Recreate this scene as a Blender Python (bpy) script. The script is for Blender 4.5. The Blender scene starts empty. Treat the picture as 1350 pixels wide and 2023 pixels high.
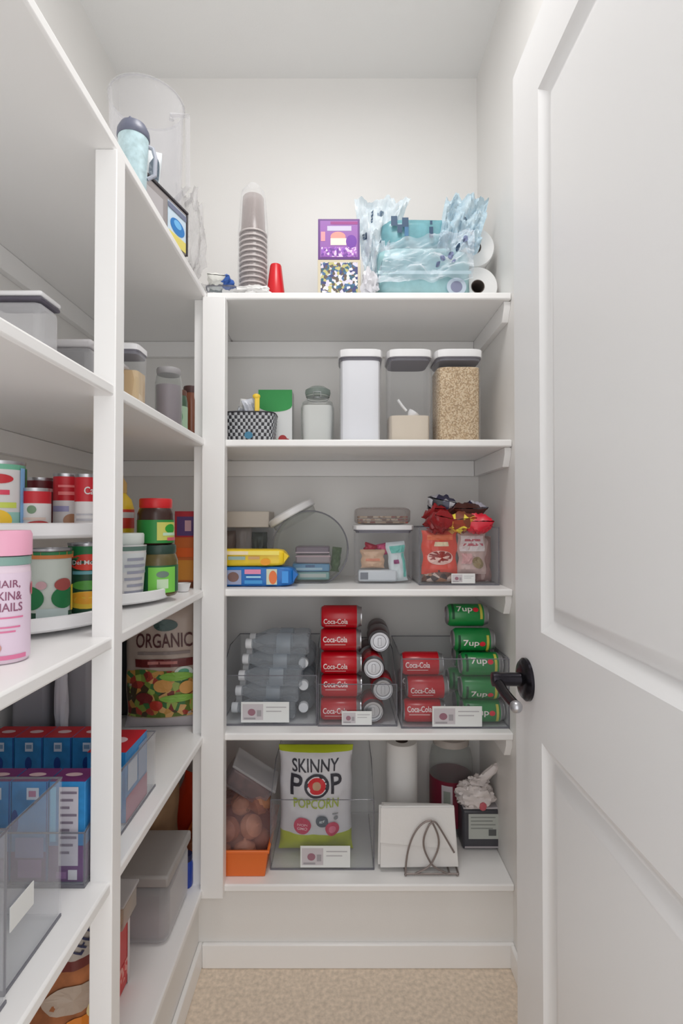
import bpy, bmesh, math, random
from mathutils import Vector, Matrix, noise
random.seed(4)
C = bpy.context.scene.collection
PI = math.pi

# ---------------------------------------------------------------- camera, world, lights, exposure
F, CX, CY, H = 1050.0, 672.0, 1011.5, 1.21
PITCH = math.radians(0.9)
cam_d = bpy.data.cameras.new('camera'); cam = bpy.data.objects.new('camera', cam_d); C.objects.link(cam)
cam.location = (0, 0, H); cam.rotation_euler = (PI/2 + PITCH, 0, 0)
cam_d.sensor_fit = 'VERTICAL'; cam_d.sensor_height = 36; cam_d.lens = 36*F/2023; cam_d.shift_x = 3/2023
cam_d.clip_start = 0.02
cy = bpy.context.scene.cycles; cy.max_bounces = 16; cy.diffuse_bounces = 10; cy.transparent_max_bounces = 32
bpy.context.scene.camera = cam
vs = bpy.context.scene.view_settings
vs.view_transform = 'Standard'; vs.look = 'None'; vs.gamma = 1; vs.use_curve_mapping = False
vs.exposure = 0.07
w = bpy.data.worlds.new('world'); bpy.context.scene.world = w; w.use_nodes = True
w.node_tree.nodes['Background'].inputs[0].default_value = (1.0, 0.985, 0.97, 1)
w.node_tree.nodes['Background'].inputs[1].default_value = 0.85      # daylight of the room behind the open doorway

def area(name, loc, rot, sx, sy, power, col=(1, .97, .93), shape='RECTANGLE'):
    d = bpy.data.lights.new(name, 'AREA'); d.shape = shape; d.size = sx; d.size_y = sy; d.energy = power; d.color = col
    o = bpy.data.objects.new(name, d); C.objects.link(o); o.location = loc; o.rotation_euler = rot
    return o
area('ceiling_lamp_light', (0.02, 0.86, 2.67), (0, 0, 0), 0.42, 0.42, 8.0, (1, .98, .96), 'DISK')
area('doorway_daylight', (-0.05, -0.55, 1.35), (math.radians(90), 0, 0), 0.9, 2.0, 7.0, (.98, .99, 1.0))

# ---------------------------------------------------------------- coordinates
def ray(px, py):
    x = (px-CX)/F; y = (CY-py)/F
    return x, math.cos(PITCH)-y*math.sin(PITCH), math.sin(PITCH)+y*math.cos(PITCH)
def UX(px, Y, py=1100): r = ray(px, py); return Y*r[0]/r[1]
def UZ(py, Y): r = ray(CX, py); return H + Y*r[2]/r[1]
D1, D2 = 1.45, 1.81
XF, XL, XR = -0.367, -0.763, 0.472
CEIL = UZ(155, D2)
ST = 0.020
SH = [UZ(p, D1) for p in (577, 868, 1164, 1449, 1748)]      # shelf top heights

# ---------------------------------------------------------------- materials
def newmat(name):
    m = bpy.data.materials.new(name); m.use_nodes = True
    return m, m.node_tree.nodes, m.node_tree.links, m.node_tree.nodes['Principled BSDF']
MC = {}
def M(name, col, rough=.5, metal=0, noisy=0, bump=0, scale=60, trans=0, sheen=0):
    if name in MC: return MC[name]
    m, n, l, b = newmat(name)
    b.inputs['Base Color'].default_value = (*col, 1); b.inputs['Roughness'].default_value = rough; b.inputs['Metallic'].default_value = metal
    if noisy or bump:
        tc = n.new('ShaderNodeTexCoord'); nz = n.new('ShaderNodeTexNoise'); nz.inputs['Scale'].default_value = scale; nz.inputs['Detail'].default_value = 4
        l.new(tc.outputs['Object'], nz.inputs['Vector'])
        if noisy:
            r = n.new('ShaderNodeValToRGB'); r.color_ramp.elements[0].position = .3; r.color_ramp.elements[1].position = .7
            r.color_ramp.elements[0].color = (*[max(0, c*(1-noisy)) for c in col], 1); r.color_ramp.elements[1].color = (*[min(1, c*(1+noisy)) for c in col], 1)
            l.new(nz.outputs['Fac'], r.inputs[0]); l.new(r.outputs[0], b.inputs['Base Color'])
        if bump:
            bp = n.new('ShaderNodeBump'); bp.inputs['Strength'].default_value = bump; bp.inputs['Distance'].default_value = .002
            l.new(nz.outputs['Fac'], bp.inputs['Height']); l.new(bp.outputs[0], b.inputs['Normal'])
    MC[name] = m; return m
def S(c):      # sRGB 0..255 -> linear
    return tuple(((v/255)/12.92 if v/255 <= .04045 else ((v/255+.055)/1.055)**2.4) for v in c)
def P(name, r, g, b, rough=.45, **k): return M(name, S((r, g, b)), rough, **k)
def clear(name, tint=(1, 1, 1), lo=.06, hi=.55, body=(.8, .8, .82), rough=.08):
    if name in MC: return MC[name]
    m, n, l, b = newmat(name)
    b.inputs['Base Color'].default_value = (*body, 1); b.inputs['Roughness'].default_value = rough
    t = n.new('ShaderNodeBsdfTransparent'); t.inputs[0].default_value = (*tint, 1)
    lw = n.new('ShaderNodeLayerWeight'); lw.inputs[0].default_value = .5
    mr = n.new('ShaderNodeMapRange'); mr.inputs['To Min'].default_value = lo; mr.inputs['To Max'].default_value = hi
    pw = n.new('ShaderNodeMath'); pw.operation = 'POWER'; pw.inputs[1].default_value = 2.2
    mx = n.new('ShaderNodeMixShader'); l.new(lw.outputs['Facing'], pw.inputs[0]); l.new(pw.outputs[0], mr.inputs['Value'])
    l.new(mr.outputs[0], mx.inputs[0]); l.new(t.outputs[0], mx.inputs[1]); l.new(b.outputs[0], mx.inputs[2])
    l.new(mx.outputs[0], n['Material Output'].inputs['Surface'])
    MC[name] = m; return m
def patches(name, cols, scale=60, rough=.5, stretch=(1, 1, 1), bump=0, soft=False):
    """irregular printed or mixed patches of several colours"""
    if name in MC: return MC[name]
    m, n, l, b = newmat(name); b.inputs['Roughness'].default_value = rough
    tc = n.new('ShaderNodeTexCoord'); mp = n.new('ShaderNodeMapping'); mp.inputs['Scale'].default_value = stretch
    vo = n.new('ShaderNodeTexVoronoi'); vo.inputs['Scale'].default_value = scale
    l.new(tc.outputs['Object'], mp.inputs[0]); l.new(mp.outputs[0], vo.inputs['Vector'])
    sp = n.new('ShaderNodeSeparateColor'); l.new(vo.outputs['Color'], sp.inputs[0])
    r = n.new('ShaderNodeValToRGB'); r.color_ramp.interpolation = 'LINEAR' if soft else 'CONSTANT'
    el = r.color_ramp.elements
    while len(el) < len(cols): el.new(.5)
    for i, c in enumerate(cols): el[i].position = i/len(cols); el[i].color = (*S(c), 1)
    l.new(sp.outputs[0], r.inputs[0]); l.new(r.outputs[0], b.inputs['Base Color'])
    if bump:
        bp = n.new('ShaderNodeBump'); bp.inputs['Strength'].default_value = bump; bp.inputs['Distance'].default_value = .003
        l.new(vo.outputs['Distance'], bp.inputs['Height']); l.new(bp.outputs[0], b.inputs['Normal'])
    MC[name] = m; return m

wall_m = M('wall_paint', (.78, .77, .755), .42, bump=.08, scale=300)
ceil_m = M('ceiling_paint', (.82, .82, .815), .8, bump=.1, scale=200)
shelf_m = M('shelf_enamel', (.87, .865, .86), .34)
door_m = M('door_enamel', (.80, .80, .805), .35)
floor_m = M('beige_carpet', S((216, 200, 182)), .95, noisy=.16, bump=.6, scale=90)
WHITE = P('white_plastic', 232, 232, 234, .3); PAPER = P('white_paper', 228, 227, 226, .8, bump=.3, scale=80)
CARD = P('label_card', 224, 226, 225, .6); INK = P('grey_ink', 158, 154, 158, .7); DARKINK = P('dark_ink', 50, 50, 60, .7)
GLAZE = clear('clear_plastic', (.965, .97, .975), .035, .42); EDGE = clear('smoky_plastic_edge', (.5, .5, .53), .45, .8, (.32, .32, .36))
GLASS = clear('jar_glass', (.9, .91, .9), .12, .75, (.55, .57, .56)); FILM = clear('plastic_film', (.96, .98, 1), .16, .8, (.82, .86, .9), .18)
SILVER = P('brushed_aluminium', 176, 176, 180, .30, metal=.85); REDCAN = P('red_can_paint', 184, 8, 28, .24); GREENCAN = P('green_can_paint', 24, 130, 62, .28)
CLOUDY = clear('frosted_plastic', (.93, .93, .94), .30, .75, (.80, .80, .82), .3)

# ---------------------------------------------------------------- mesh builder
class MB:
    def __init__(s): s.v = []; s.f = []; s.mi = []; s.mats = []
    def slot(s, m):
        if m not in s.mats: s.mats.append(m)
        return s.mats.index(m)
    def add(s, vs_, fs, mat, xf=None):
        o = len(s.v); k = s.slot(mat)
        s.v += [tuple(xf @ Vector(p)) if xf else tuple(p) for p in vs_]
        for f in fs: s.f.append([i+o for i in f]); s.mi.append(k)
        return s
    def box(s, x0, x1, y0, y1, z0, z1, mat, xf=None):
        v = [(x, y, z) for z in (z0, z1) for y in (y0, y1) for x in (x0, x1)]
        return s.add(v, [(0, 2, 3, 1), (4, 5, 7, 6), (0, 1, 5, 4), (2, 6, 7, 3), (0, 4, 6, 2), (1, 3, 7, 5)], mat, xf)
    def lathe(s, prof, mat, seg=32, xf=None, mats=None, sq=0):
        """prof: (r,z) from bottom to top; sq>0 squares the section"""
        vs_ = []; n = len(prof)
        for (r, z) in prof:
            for i in range(seg):
                a = 2*PI*i/seg; c, sn = math.cos(a), math.sin(a); k = 1
                if sq: k = 1/((abs(c)**sq+abs(sn)**sq)**(1/sq))
                vs_.append((r*c*k, r*sn*k, z))
        for j in range(n-1):
            fs = []
            for i in range(seg):
                i2 = (i+1) % seg
                fs.append((j*seg+i, j*seg+i2, (j+1)*seg+i2, (j+1)*seg+i))
            m = mats[j] if mats else mat
            o = len(s.v)
            if j == 0: s.base = o; s.v += [tuple(xf @ Vector(p)) if xf else p for p in vs_]; o = s.base
            k = s.slot(m)
            for f in fs: s.f.append([q+s.base for q in f]); s.mi.append(k)
        return s
    def disc(s, r, z, mat, seg=32, xf=None, sq=0, up=True):
        vs_ = []
        for i in range(seg):
            a = 2*PI*i/seg; c, sn = math.cos(a), math.sin(a); k = 1
            if sq: k = 1/((abs(c)**sq+abs(sn)**sq)**(1/sq))
            vs_.append((r*c*k, r*sn*k, z))
        return s.add(vs_, [tuple(range(seg)) if up else tuple(reversed(range(seg)))], mat, xf)
    def tube(s, pts, r, mat, seg=8, xf=None, closed=False):
        pts = [Vector(p) for p in pts]; vs_ = []; n = len(pts)
        for i, p in enumerate(pts):
            if closed: t = (pts[(i+1) % n]-pts[i-1]).normalized()
            else: t = (pts[min(i+1, n-1)]-pts[max(i-1, 0)]).normalized()
            u = t.cross(Vector((.13, .97, .2))).normalized()
            if u.length < .1: u = t.cross(Vector((1, 0, 0))).normalized()
            q = t.cross(u)
            for k in range(seg):
                a = 2*PI*k/seg; vs_.append(p+u*(r*math.cos(a))+q*(r*math.sin(a)))
        fs = []
        for i in range(n if closed else n-1):
            j = (i+1) % n
            for k in range(seg):
                k2 = (k+1) % seg; fs.append((i*seg+k, i*seg+k2, j*seg+k2, j*seg+k))
        if not closed: fs += [tuple(reversed(range(seg))), tuple((n-1)*seg+k for k in range(seg))]
        return s.add(vs_, fs, mat, xf)
    def blob(s, rx, ry, rz, mat, amp=.15, seed=0, nu=28, nv=18, e=1.0, freq=2.5, xf=None, flat=None):
        vs_ = []; fs = []
        def sg(v, p): return math.copysign(abs(v)**p, v)
        for j in range(nv+1):
            ph = -PI/2+PI*j/nv
            for i in range(nu):
                a = 2*PI*i/nu
                x = sg(math.cos(ph), e)*sg(math.cos(a), e); y = sg(math.cos(ph), e)*sg(math.sin(a), e); z = sg(math.sin(ph), e)
                d = 1+amp*noise.noise(Vector((x*freq+seed*3.1, y*freq+seed, z*freq)))+amp*.6*noise.noise(Vector((x*freq*3+seed, y*freq*3, z*freq*3+seed)))
                zz = z*rz*d
                if flat is not None: zz = max(zz, flat)
                vs_.append((x*rx*d, y*ry*d, zz))
        for j in range(nv):
            for i in range(nu):
                i2 = (i+1) % nu; fs.append((j*nu+i, j*nu+i2, (j+1)*nu+i2, (j+1)*nu+i))
        return s.add(vs_, fs, mat, xf)
    def decal(s, fn, spec, off=.0006):
        kind = spec[0]; mat = spec[-1]
        if kind == 'rect':
            u0, v0, u1, v1 = spec[1:5]; n = 8
            vs_ = [fn(u0+(u1-u0)*i/n, v0+(v1-v0)*j/n, off) for j in range(n+1) for i in range(n+1)]
            fs = [(j*(n+1)+i, j*(n+1)+i+1, (j+1)*(n+1)+i+1, (j+1)*(n+1)+i) for j in range(n) for i in range(n)]
            s.add(vs_, fs, mat)
        elif kind == 'disc':
            cu, cv, ru, rv = spec[1:5]; n = 24; vs_ = [fn(cu, cv, off)]
            for k in (.5, 1):
                vs_ += [fn(cu+k*ru*math.cos(2*PI*i/n), cv+k*rv*math.sin(2*PI*i/n), off) for i in range(n)]
            fs = [(0, 1+i, 1+(i+1) % n) for i in range(n)] + [(1+i, 1+n+i, 1+n+(i+1) % n, 1+(i+1) % n) for i in range(n)]
            s.add(vs_, fs, mat)
        elif kind == 'text':
            st, u0, v0, u1, v1 = spec[1:6]; tv, tf = text_geo(st)
            s.add([fn(u0+(u1-u0)*x, v0+(v1-v0)*y, off) for x, y in tv], tf, mat)
        return s
    def build(s, name, parent=None, bevel=0, smooth=35, label=None, loc=None, rot=None, seg=2):
        me = bpy.data.meshes.new(name); me.from_pydata(s.v, [], s.f); me.update()
        for m in s.mats: me.materials.append(m)
        me.polygons.foreach_set('material_index', s.mi)
        o = bpy.data.objects.new(name, me); C.objects.link(o)
        if parent: o.parent = parent
        if smooth:
            me.polygons.foreach_set('use_smooth', [True]*len(me.polygons)); me.set_sharp_from_angle(angle=math.radians(smooth))
        if bevel:
            b = o.modifiers.new('bevel', 'BEVEL'); b.width = bevel; b.segments = seg; b.limit_method = 'ANGLE'; b.angle_limit = math.radians(50); b.harden_normals = False
        if label: o['label'] = label
        if loc: o.location = loc
        if rot: o.rotation_euler = rot
        return o
TG = {}
def text_geo(st, shear=0):
    if st in TG: return TG[st]
    cu = bpy.data.curves.new('lettering', 'FONT'); cu.body = st; cu.resolution_u = 3; cu.offset = .012
    ob = bpy.data.objects.new('lettering', cu); C.objects.link(ob)
    dg = bpy.context.evaluated_depsgraph_get(); me = bpy.data.meshes.new_from_object(ob.evaluated_get(dg))
    bm = bmesh.new(); bm.from_mesh(me); bmesh.ops.remove_doubles(bm, verts=bm.verts, dist=1e-5); bmesh.ops.triangulate(bm, faces=bm.faces)
    for _ in range(3):
        lim = .16*len(st)**.3
        es = [e for e in bm.edges if e.calc_length() > lim]
        if not es: break
        bmesh.ops.subdivide_edges(bm, edges=es, cuts=1); bmesh.ops.triangulate(bm, faces=[f for f in bm.faces if len(f.verts) > 3])
    bm.verts.index_update(); vs_ = [(v.co.x, v.co.y) for v in bm.verts]; fs = [tuple(v.index for v in p.verts) for p in bm.faces]; bm.free()
    x0 = min(v[0] for v in vs_); x1 = max(v[0] for v in vs_); y0 = min(v[1] for v in vs_); y1 = max(v[1] for v in vs_)
    vs_ = [((x-x0)/(x1-x0), (y-y0)/max(1e-6, y1-y0)) for x, y in vs_]
    C.objects.unlink(ob); bpy.data.objects.remove(ob); bpy.data.curves.remove(cu); bpy.data.meshes.remove(me)
    TG[st] = (vs_, fs); return TG[st]

# surface maps: u,v in 0..1 -> point
def box_face(w, d, h, face='front', z0=0):
    def fn(u, v, o):
        if face == 'front': return (-w/2+u*w, -d/2-o, z0+v*h)
        if face == 'right': return (w/2+o, -d/2+u*d, z0+v*h)
        if face == 'top': return (-w/2+u*w, -d/2+v*d, z0+h+o)
    return fn
def cyl_face(r, h, z0=0, r2=None):
    def fn(u, v, o):
        a = (u-.5)*PI; rr = (r if r2 is None else r+(r2-r)*v)+o
        return (rr*math.sin(a), -rr*math.cos(a), z0+v*h)
    return fn
def axis_face(r, h):     # text runs along the can's axis, reads upright when the can lies on its side
    def fn(u, v, o):
        a = (v-.5)*2.0; rr = r+o
        return (-rr*math.sin(a), -rr*math.cos(a), u*h)
    return fn
def bag_face(W, Hh, T, seed=0, wr=.006, side=1, top=.12):
    def fn(u, v, o=0):
        e = max(0, min(1, min(v, 1-v)/.16)); e = math.sin(e*PI/2)**.8
        c = max(0, math.sin(PI*min(1, max(0, u))))**.55
        x = (u-.5)*W*(1-.05*e); x += .006*noise.noise(Vector((v*4, seed, 1)))*(1 if u > .5 else -1)
        nz = wr*(noise.noise(Vector((u*5+seed, v*6, side*2)))+.5*noise.noise(Vector((u*12+seed, v*13, side*3)))) * min(1, 5*min(u, 1-u, v, 1-v)+.15)
        return (x, -side*(T/2*c*e+.0012)-nz*side-o*side, v*Hh)
    return fn
def bag_mesh(mb, W, Hh, T, mat, seed=0, wr=.006, bands=None, n=26, m=30):
    for side in (1, -1):
        fn = bag_face(W, Hh, T, seed, wr, side)
        vs_ = [fn(i/n, j/m) for j in range(m+1) for i in range(n+1)]
        for j in range(m):
            v = (j+.5)/m; mt = mat
            for (a, b, bm) in (bands or []):
                if a <= v <= b: mt = bm
            k = mb.slot(mt)
        o = len(mb.v); mb.v += vs_
        for j in range(m):
            v = (j+.5)/m; mt = mat
            for (a, b, bm) in (bands or []):
                if a <= v <= b: mt = bm
            k = mb.slot(mt)
            for i in range(n):
                q = [o+j*(n+1)+i, o+j*(n+1)+i+1, o+(j+1)*(n+1)+i+1, o+(j+1)*(n+1)+i]
                mb.f.append(q if side > 0 else q[::-1]); mb.mi.append(k)
    # close the two side seams
    o2 = len(mb.v)-(n+1)*(m+1); o1 = o2-(n+1)*(m+1); k = mb.slot(mat)
    for j in range(m):
        for i, fl in ((0, 0), (n, 1)):
            q = [o1+j*(n+1)+i, o1+(j+1)*(n+1)+i, o2+(j+1)*(n+1)+i, o2+j*(n+1)+i]
            mb.f.append(q if fl == 0 else q[::-1]); mb.mi.append(k)
    return bag_face(W, Hh, T, seed, wr, 1)

# ---------------------------------------------------------------- things
def tag(o, label, cat, group=None, kind=None):
    if label: o['label'] = label
    if cat: o['category'] = cat
    if group: o['group'] = group
    if kind: o['kind'] = kind
    return o
def thing(name, label, cat, loc, rz=0, group=None, rot=None):
    o = bpy.data.objects.new(name, None); C.objects.link(o); o.empty_display_size = .03
    o.location = loc; o.rotation_euler = rot if rot else (0, 0, rz)
    return tag(o, label, cat, group)
def dup(root, loc, rot, label=None, group=None):
    def cp(o, par):
        c = o.copy(); C.objects.link(c); c.parent = par
        for ch in o.children: cp(ch, c)
        return c
    kids = list(root.children)
    r = root.copy(); C.objects.link(r); r.location = loc; r.rotation_euler = rot
    for k in kids: cp(k, r)
    if label: r['label'] = label
    if group: r['group'] = group
    return r
def struct(name, mb, bevel=0, smooth=35, parent=None):
    o = mb.build(name, parent, bevel, smooth)
    if not parent: o['kind'] = 'structure'
    return o

# ================================================================= STRUCTURE
Y0 = -0.15
struct('floor', MB().box(-1.2, .9, -.6, D2+.1, -.05, 0, floor_m), smooth=0)
struct('ceiling', MB().box(-.9, .6, Y0, D2+.1, CEIL, CEIL+.05, ceil_m), smooth=0)
struct('wall_back', MB().box(XL-.1, XR+.1, D2, D2+.1, 0, CEIL, wall_m), smooth=0)
struct('wall_left', MB().box(XL-.1, XL, Y0, D2, 0, CEIL, wall_m), smooth=0)
struct('wall_right', MB().box(XR, XR+.1, .20, D2, 0, CEIL, wall_m), smooth=0)
# boxed-in base under the lowest shelf, flush with the shelf fronts
PX, PY = XF-.018, D1+.014
struct('trim_1', MB().box(XL, PX, Y0+.05, D2, 0, SH[4]-ST, wall_m), smooth=0)
struct('trim_2', MB().box(PX, XR, PY, D2, 0, SH[4]-ST, wall_m), smooth=0)
bb = UZ(1860, PY)
struct('baseboard_back', MB().box(PX+.012, XR, PY-.012, PY, 0, bb, shelf_m), .003)
struct('baseboard_left', MB().box(PX, PX+.012, Y0+.05, PY, 0, bb, shelf_m), .003)
struct('baseboard_right', MB().box(XR-.012, XR, .22, PY-.012, 0, bb, shelf_m), .003)

# cleats that carry the shelves
n = 3
for i, z in enumerate(SH):
    if i == 4: continue
    zt = z-ST-.0006; hh = .052
    struct('trim_%d' % n, MB().box(XL+.019, XR-.019, D2-.018, D2, zt-hh, zt, shelf_m), .0015); n += 1
    struct('trim_%d' % n, MB().box(XL, XL+.018, Y0+.05, D2-.0, zt-hh, zt, shelf_m), .0015); n += 1
    c = MB(); yf = D1+.012
    c.add([(x, y, zz) for x in (XR-.018, XR) for (y, zz) in ((D2, zt), (yf, zt), (yf, zt-.018), (yf+.02, zt-hh), (D2, zt-hh))],
          [(0, 1, 2, 3, 4), (9, 8, 7, 6, 5), (0, 5, 6, 1), (1, 6, 7, 2), (2, 7, 8, 3), (3, 8, 9, 4), (4, 9, 5, 0)], shelf_m)
    struct('trim_%d' % n, c, .001); n += 1

nth = ['top', 'second', 'third', 'fourth', 'lowest']
above = ['carrying the teal wrapped paper packs', 'carrying the three tall canisters', 'carrying the cookie packs and round jar', 'carrying the bins of drink cans', 'carrying the popcorn bag and napkins']
above_l = ['carrying the large clear jug', 'carrying the pasta canister', 'carrying the turntables of tins and jars', 'carrying the juice cartons', 'carrying the grey lidded tub']
for i, z in enumerate(SH):
    s1 = MB().box(XF+.0005, XR-.0005, D1, D2-.0005, z-ST, z, shelf_m).build('shelf', None, .004)
    tag(s1, 'white painted %s shelf across the back wall, %s' % (nth[i], above[i]), 'shelf', 'white shelves of the pantry')
    s2 = MB().box(XL+.0005, XF, Y0+.06, D2-.0005, z-ST, z, shelf_m).build('shelf', None, .004)
    tag(s2, 'white painted %s shelf along the left wall, %s' % (nth[i], above_l[i]), 'shelf', 'white shelves of the pantry')
# posts
zt = SH[0]-ST-.0005
p = MB().box(XF-.033, XF+.003, .858, .892, 0.0, zt, shelf_m)
tag(p.build('shelf_post', None, .0015), 'white square shelf post halfway along the left shelves', 'post')
p = MB().box(XF-.033, XF-.006, D1+.001, D1+.018, SH[4]-ST-.014, zt, shelf_m).box(XF-.0055, UX(443, 1.43), 1.43, D1+.018, SH[4]-ST-.004, zt, shelf_m)
tag(p.build('shelf_post', None, .0015), 'white corner shelf post where left and back shelves meet', 'post')

# ---------------------------------------------------------------- door, standing open along the right wall
XD, DY0, DY1, DZ0, DZ1 = .323, .215, .98, .01, 2.035
d = MB()
def xz(y0, y1, z0, z1): d.box(XD, XD+.035, y0, y1, z0, z1, door_m)
PYa, PYb = DY0+.115, DY1-.1235
zs = [(1.03, 1.914), (.22, .854)]
xz(PYb, DY1, DZ0, DZ1); xz(DY0, PYa, DZ0, DZ1); xz(PYa, PYb, 1.914, DZ1); xz(PYa, PYb, .854, 1.03); xz(PYa, PYb, DZ0, .22)
for (za, zb) in zs:
    rings = [(0, 0), (.006, .004), (.020, .012), (.024, .012), (.044, .004), (.05, .004)]
    vs_ = []
    for (ins, dep) in rings:
        for (y, z) in ((PYa+ins, za+ins), (PYb-ins, za+ins), (PYb-ins, zb-ins), (PYa+ins, zb-ins)): vs_.append((XD+dep, y, z))
    fs = [(k*4+i, (k+1)*4+i, (k+1)*4+(i+1) % 4, k*4+(i+1) % 4) for k in range(len(rings)-1) for i in range(4)]
    fs.append(tuple(len(vs_)-4+i for i in range(4)))
    d.add(vs_, fs, door_m); d.box(XD+.022, XD+.035, PYa, PYb, za, zb, door_m)
door = struct('door_1', d, smooth=30)
bronze = P('dark_bronze_metal', 52, 50, 56, .25, metal=.9)
hy = .921; hz = UZ(1342, hy)
hnd = bpy.data.objects.new('door_handle', None); C.objects.link(hnd); hnd.parent = door; hnd.location = (XD, hy, hz)
toX = Matrix.Rotation(-PI/2, 4, 'Y')
r_ = MB().lathe([(.0, -.001), (.036, 0), (.036, .005), (.031, .010), (.018, .013), (.0, .013)], bronze, 40, toX).build('rose', hnd)
r_ = MB().lathe([(.0125, .008), (.0115, .02), (.0115, .045), (.013, .052), (.012, .06), (0, .062)], bronze, 24, toX).build('neck', hnd)
lev = []
for i in range(12):
    t = i/11; lev.append((-.052, .008-.105*t, .0-.004*math.sin(t*PI)-.012*t))
MB().tube(lev, .0085, bronze, 12).blob(.0095, .011, .0095, SILVER, 0, xf=Matrix.Translation((-.052, -.099, -.0125))).build('lever', hnd)
for k, z in enumerate((.25, 1.05, 1.82)):
    MB().box(XD-.004, XD+.001, DY0-.006, DY0+.03, z-.045, z+.045, bronze).build('hinge', door)

# ================================================================= GENERIC THINGS
def carton(name, label, cat, loc, w, d, h, mat, decals=(), rz=0, group=None, bevel=.001, extra=()):
    """cardboard carton with printed faces, base centre at loc"""
    o = thing(name, label, cat, loc, rz, group)
    mb = MB().box(-w/2, w/2, -d/2, d/2, 0, h, mat)
    b = mb.build('box_body', o, bevel)
    if decals:
        q = MB()
        for face, sp, *rest in decals: q.decal(box_face(w, d, h, face), sp, rest[0] if rest else .0006)
        q.build('printed_panel', o, smooth=0)
    return o
def one_mesh(name, mb, label, cat, loc=None, rot=None, group=None, bevel=0, kind=None, smooth=35):
    o = mb.build(name, None, bevel, smooth, loc=loc, rot=rot); return tag(o, label, cat, group, kind)

def card(parent, w, h, loc, rz=0, face='-y', pic=True):
    mb = MB()
    def fn(u, v, o): return (-w/2+u*w, -.0012-o, v*h)
    mb.box(-w/2, w/2, -.0012, 0, 0, h, CARD)
    if pic:
        for k, sp in enumerate((('rect', .03, .12, .46, .9, P('card_picture', 196, 190, 194, .6)), ('rect', .06, .15, .3, .24, INK), ('disc', .22, .5, .08, .17, P('card_berry', 150, 104, 118)), ('rect', .33, .3, .42, .6, INK))):
            mb.decal(fn, sp, .0003+.0002*k)
        for k in range(2): mb.decal(fn, ('rect', .52, .72-.2*k, .94-.1*k, .77-.2*k, P('card_text', 178, 176, 180)), .0003)
    o = mb.build('label_card', parent, loc=loc, rot=(0, 0, rz), smooth=0, label='white label card'); return o

def bin_(label, x0, x1, y0, y1, z, hf, hb, cardspec=None, group='clear acrylic pantry bins', notch=False, side_card=None):
    """clear open-topped acrylic bin; front wall hf high, back wall hb high"""
    w, dd, t = x1-x0, y1-y0, .003
    o = thing('clear_bin', label, 'bin', ((x0+x1)/2, y0, z), 0, group)
    mb = MB(); a, b = -w/2, w/2
    mb.box(a, b, 0, dd, 0, t, GLAZE); mb.box(a+t, b-t, 0, t, t, hf, GLAZE); mb.box(a+t, b-t, dd-t, dd, t, hb, GLAZE)
    for (xa, xb) in ((a, a+t), (b-t, b)):
        mb.add([(x, y, zz) for x in (xa, xb) for (y, zz) in ((0, t), (dd, t), (dd, hb), (dd*.45, hb), (0, hf))],
               [(0, 1, 2, 3, 4), (9, 8, 7, 6, 5), (0, 5, 6, 1), (1, 6, 7, 2), (2, 7, 8, 3), (3, 8, 9, 4), (4, 9, 5, 0)], GLAZE)
    mb.build('bin_body', o, smooth=0)
    e = MB(); r = .0016
    e.tube([(a, 0, hf), (a, dd*.45, hb), (a, dd, hb), (b, dd, hb), (b, dd*.45, hb), (b, 0, hf)], r, EDGE, 6, closed=True)
    for (x, y, h_) in ((a, 0, hf), (b, 0, hf)): e.tube([(x, y, .001), (x, y, h_)], r, EDGE, 6)
    e.box(a-.001, b+.001, -.002, .001, 0, .0045, EDGE); e.box(a-.001, a+.001, 0, dd, 0, .004, EDGE); e.box(b-.001, b+.001, 0, dd, 0, .004, EDGE)
    e.build('rim', o)
    if cardspec: cx, cw, chh, cz = cardspec; card(o, cw, chh, (cx-(x0+x1)/2, -.0025, cz))
    if side_card: cy, cw, chh, cz = side_card; card(o, cw, chh, (b+.0028, cy-y0, cz), PI/2, pic=False)
    return o

def canister(label, x0, x1, yf, z, h, fill, fillmat, lidh=.02, dd=None, group=None, extra=None, name='canister'):
    """square canister with rounded corners, white push lid and grey gasket"""
    w = x1-x0; dd = dd or w
    o = thing(name, label, 'food canister', ((x0+x1)/2, yf+dd/2, z), 0, group)
    sc = Matrix.Diagonal((1, dd/w, 1, 1))
    hb = h-lidh; r = w/2*.96
    MB().disc(r*.93, .001, GLAZE, 40, sc, 6, False).lathe([(r*.93, .001), (r*.97, .006), (r*.985, hb*.9), (r, hb)], GLAZE, 40, sc, sq=6).build('canister_body', o)
    MB().lathe([(0, hb-.006), (r*.93, hb-.006), (r*.95, hb+.0), (r*1.0, hb+.0006), (r*1.0, hb+.0035), (0, hb+.0035)], P('gasket_grey', 118, 116, 126, .5), 40, sc, sq=6).build('gasket', o)
    MB().lathe([(0, hb+.0036), (w/2*.99, hb+.0036), (w/2, hb+.006), (w/2, h-.003), (w/2-.004, h), (w*.2, h), (w*.19, h-.001), (0, h-.001)], WHITE, 40, sc, sq=6).build('lid', o)
    if fill: 
        rr = r*.93
        MB().disc(rr*.95, .004, fillmat, 40, sc, 6, False).lathe([(rr*.95, .004), (rr*.985, .01), (rr, fill-.003), (rr*.6, fill), (0, fill+.003)], fillmat, 40, sc, sq=6).build('contents', o)
    return o
def jar_lathe(mb, r, h, mat, seg=32): return mb.lathe([(0, .0005), (r*.9, .0005), (r, .005), (r, h-.012), (r*.93, h-.004), (r*.8, h)], mat, seg)

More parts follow.
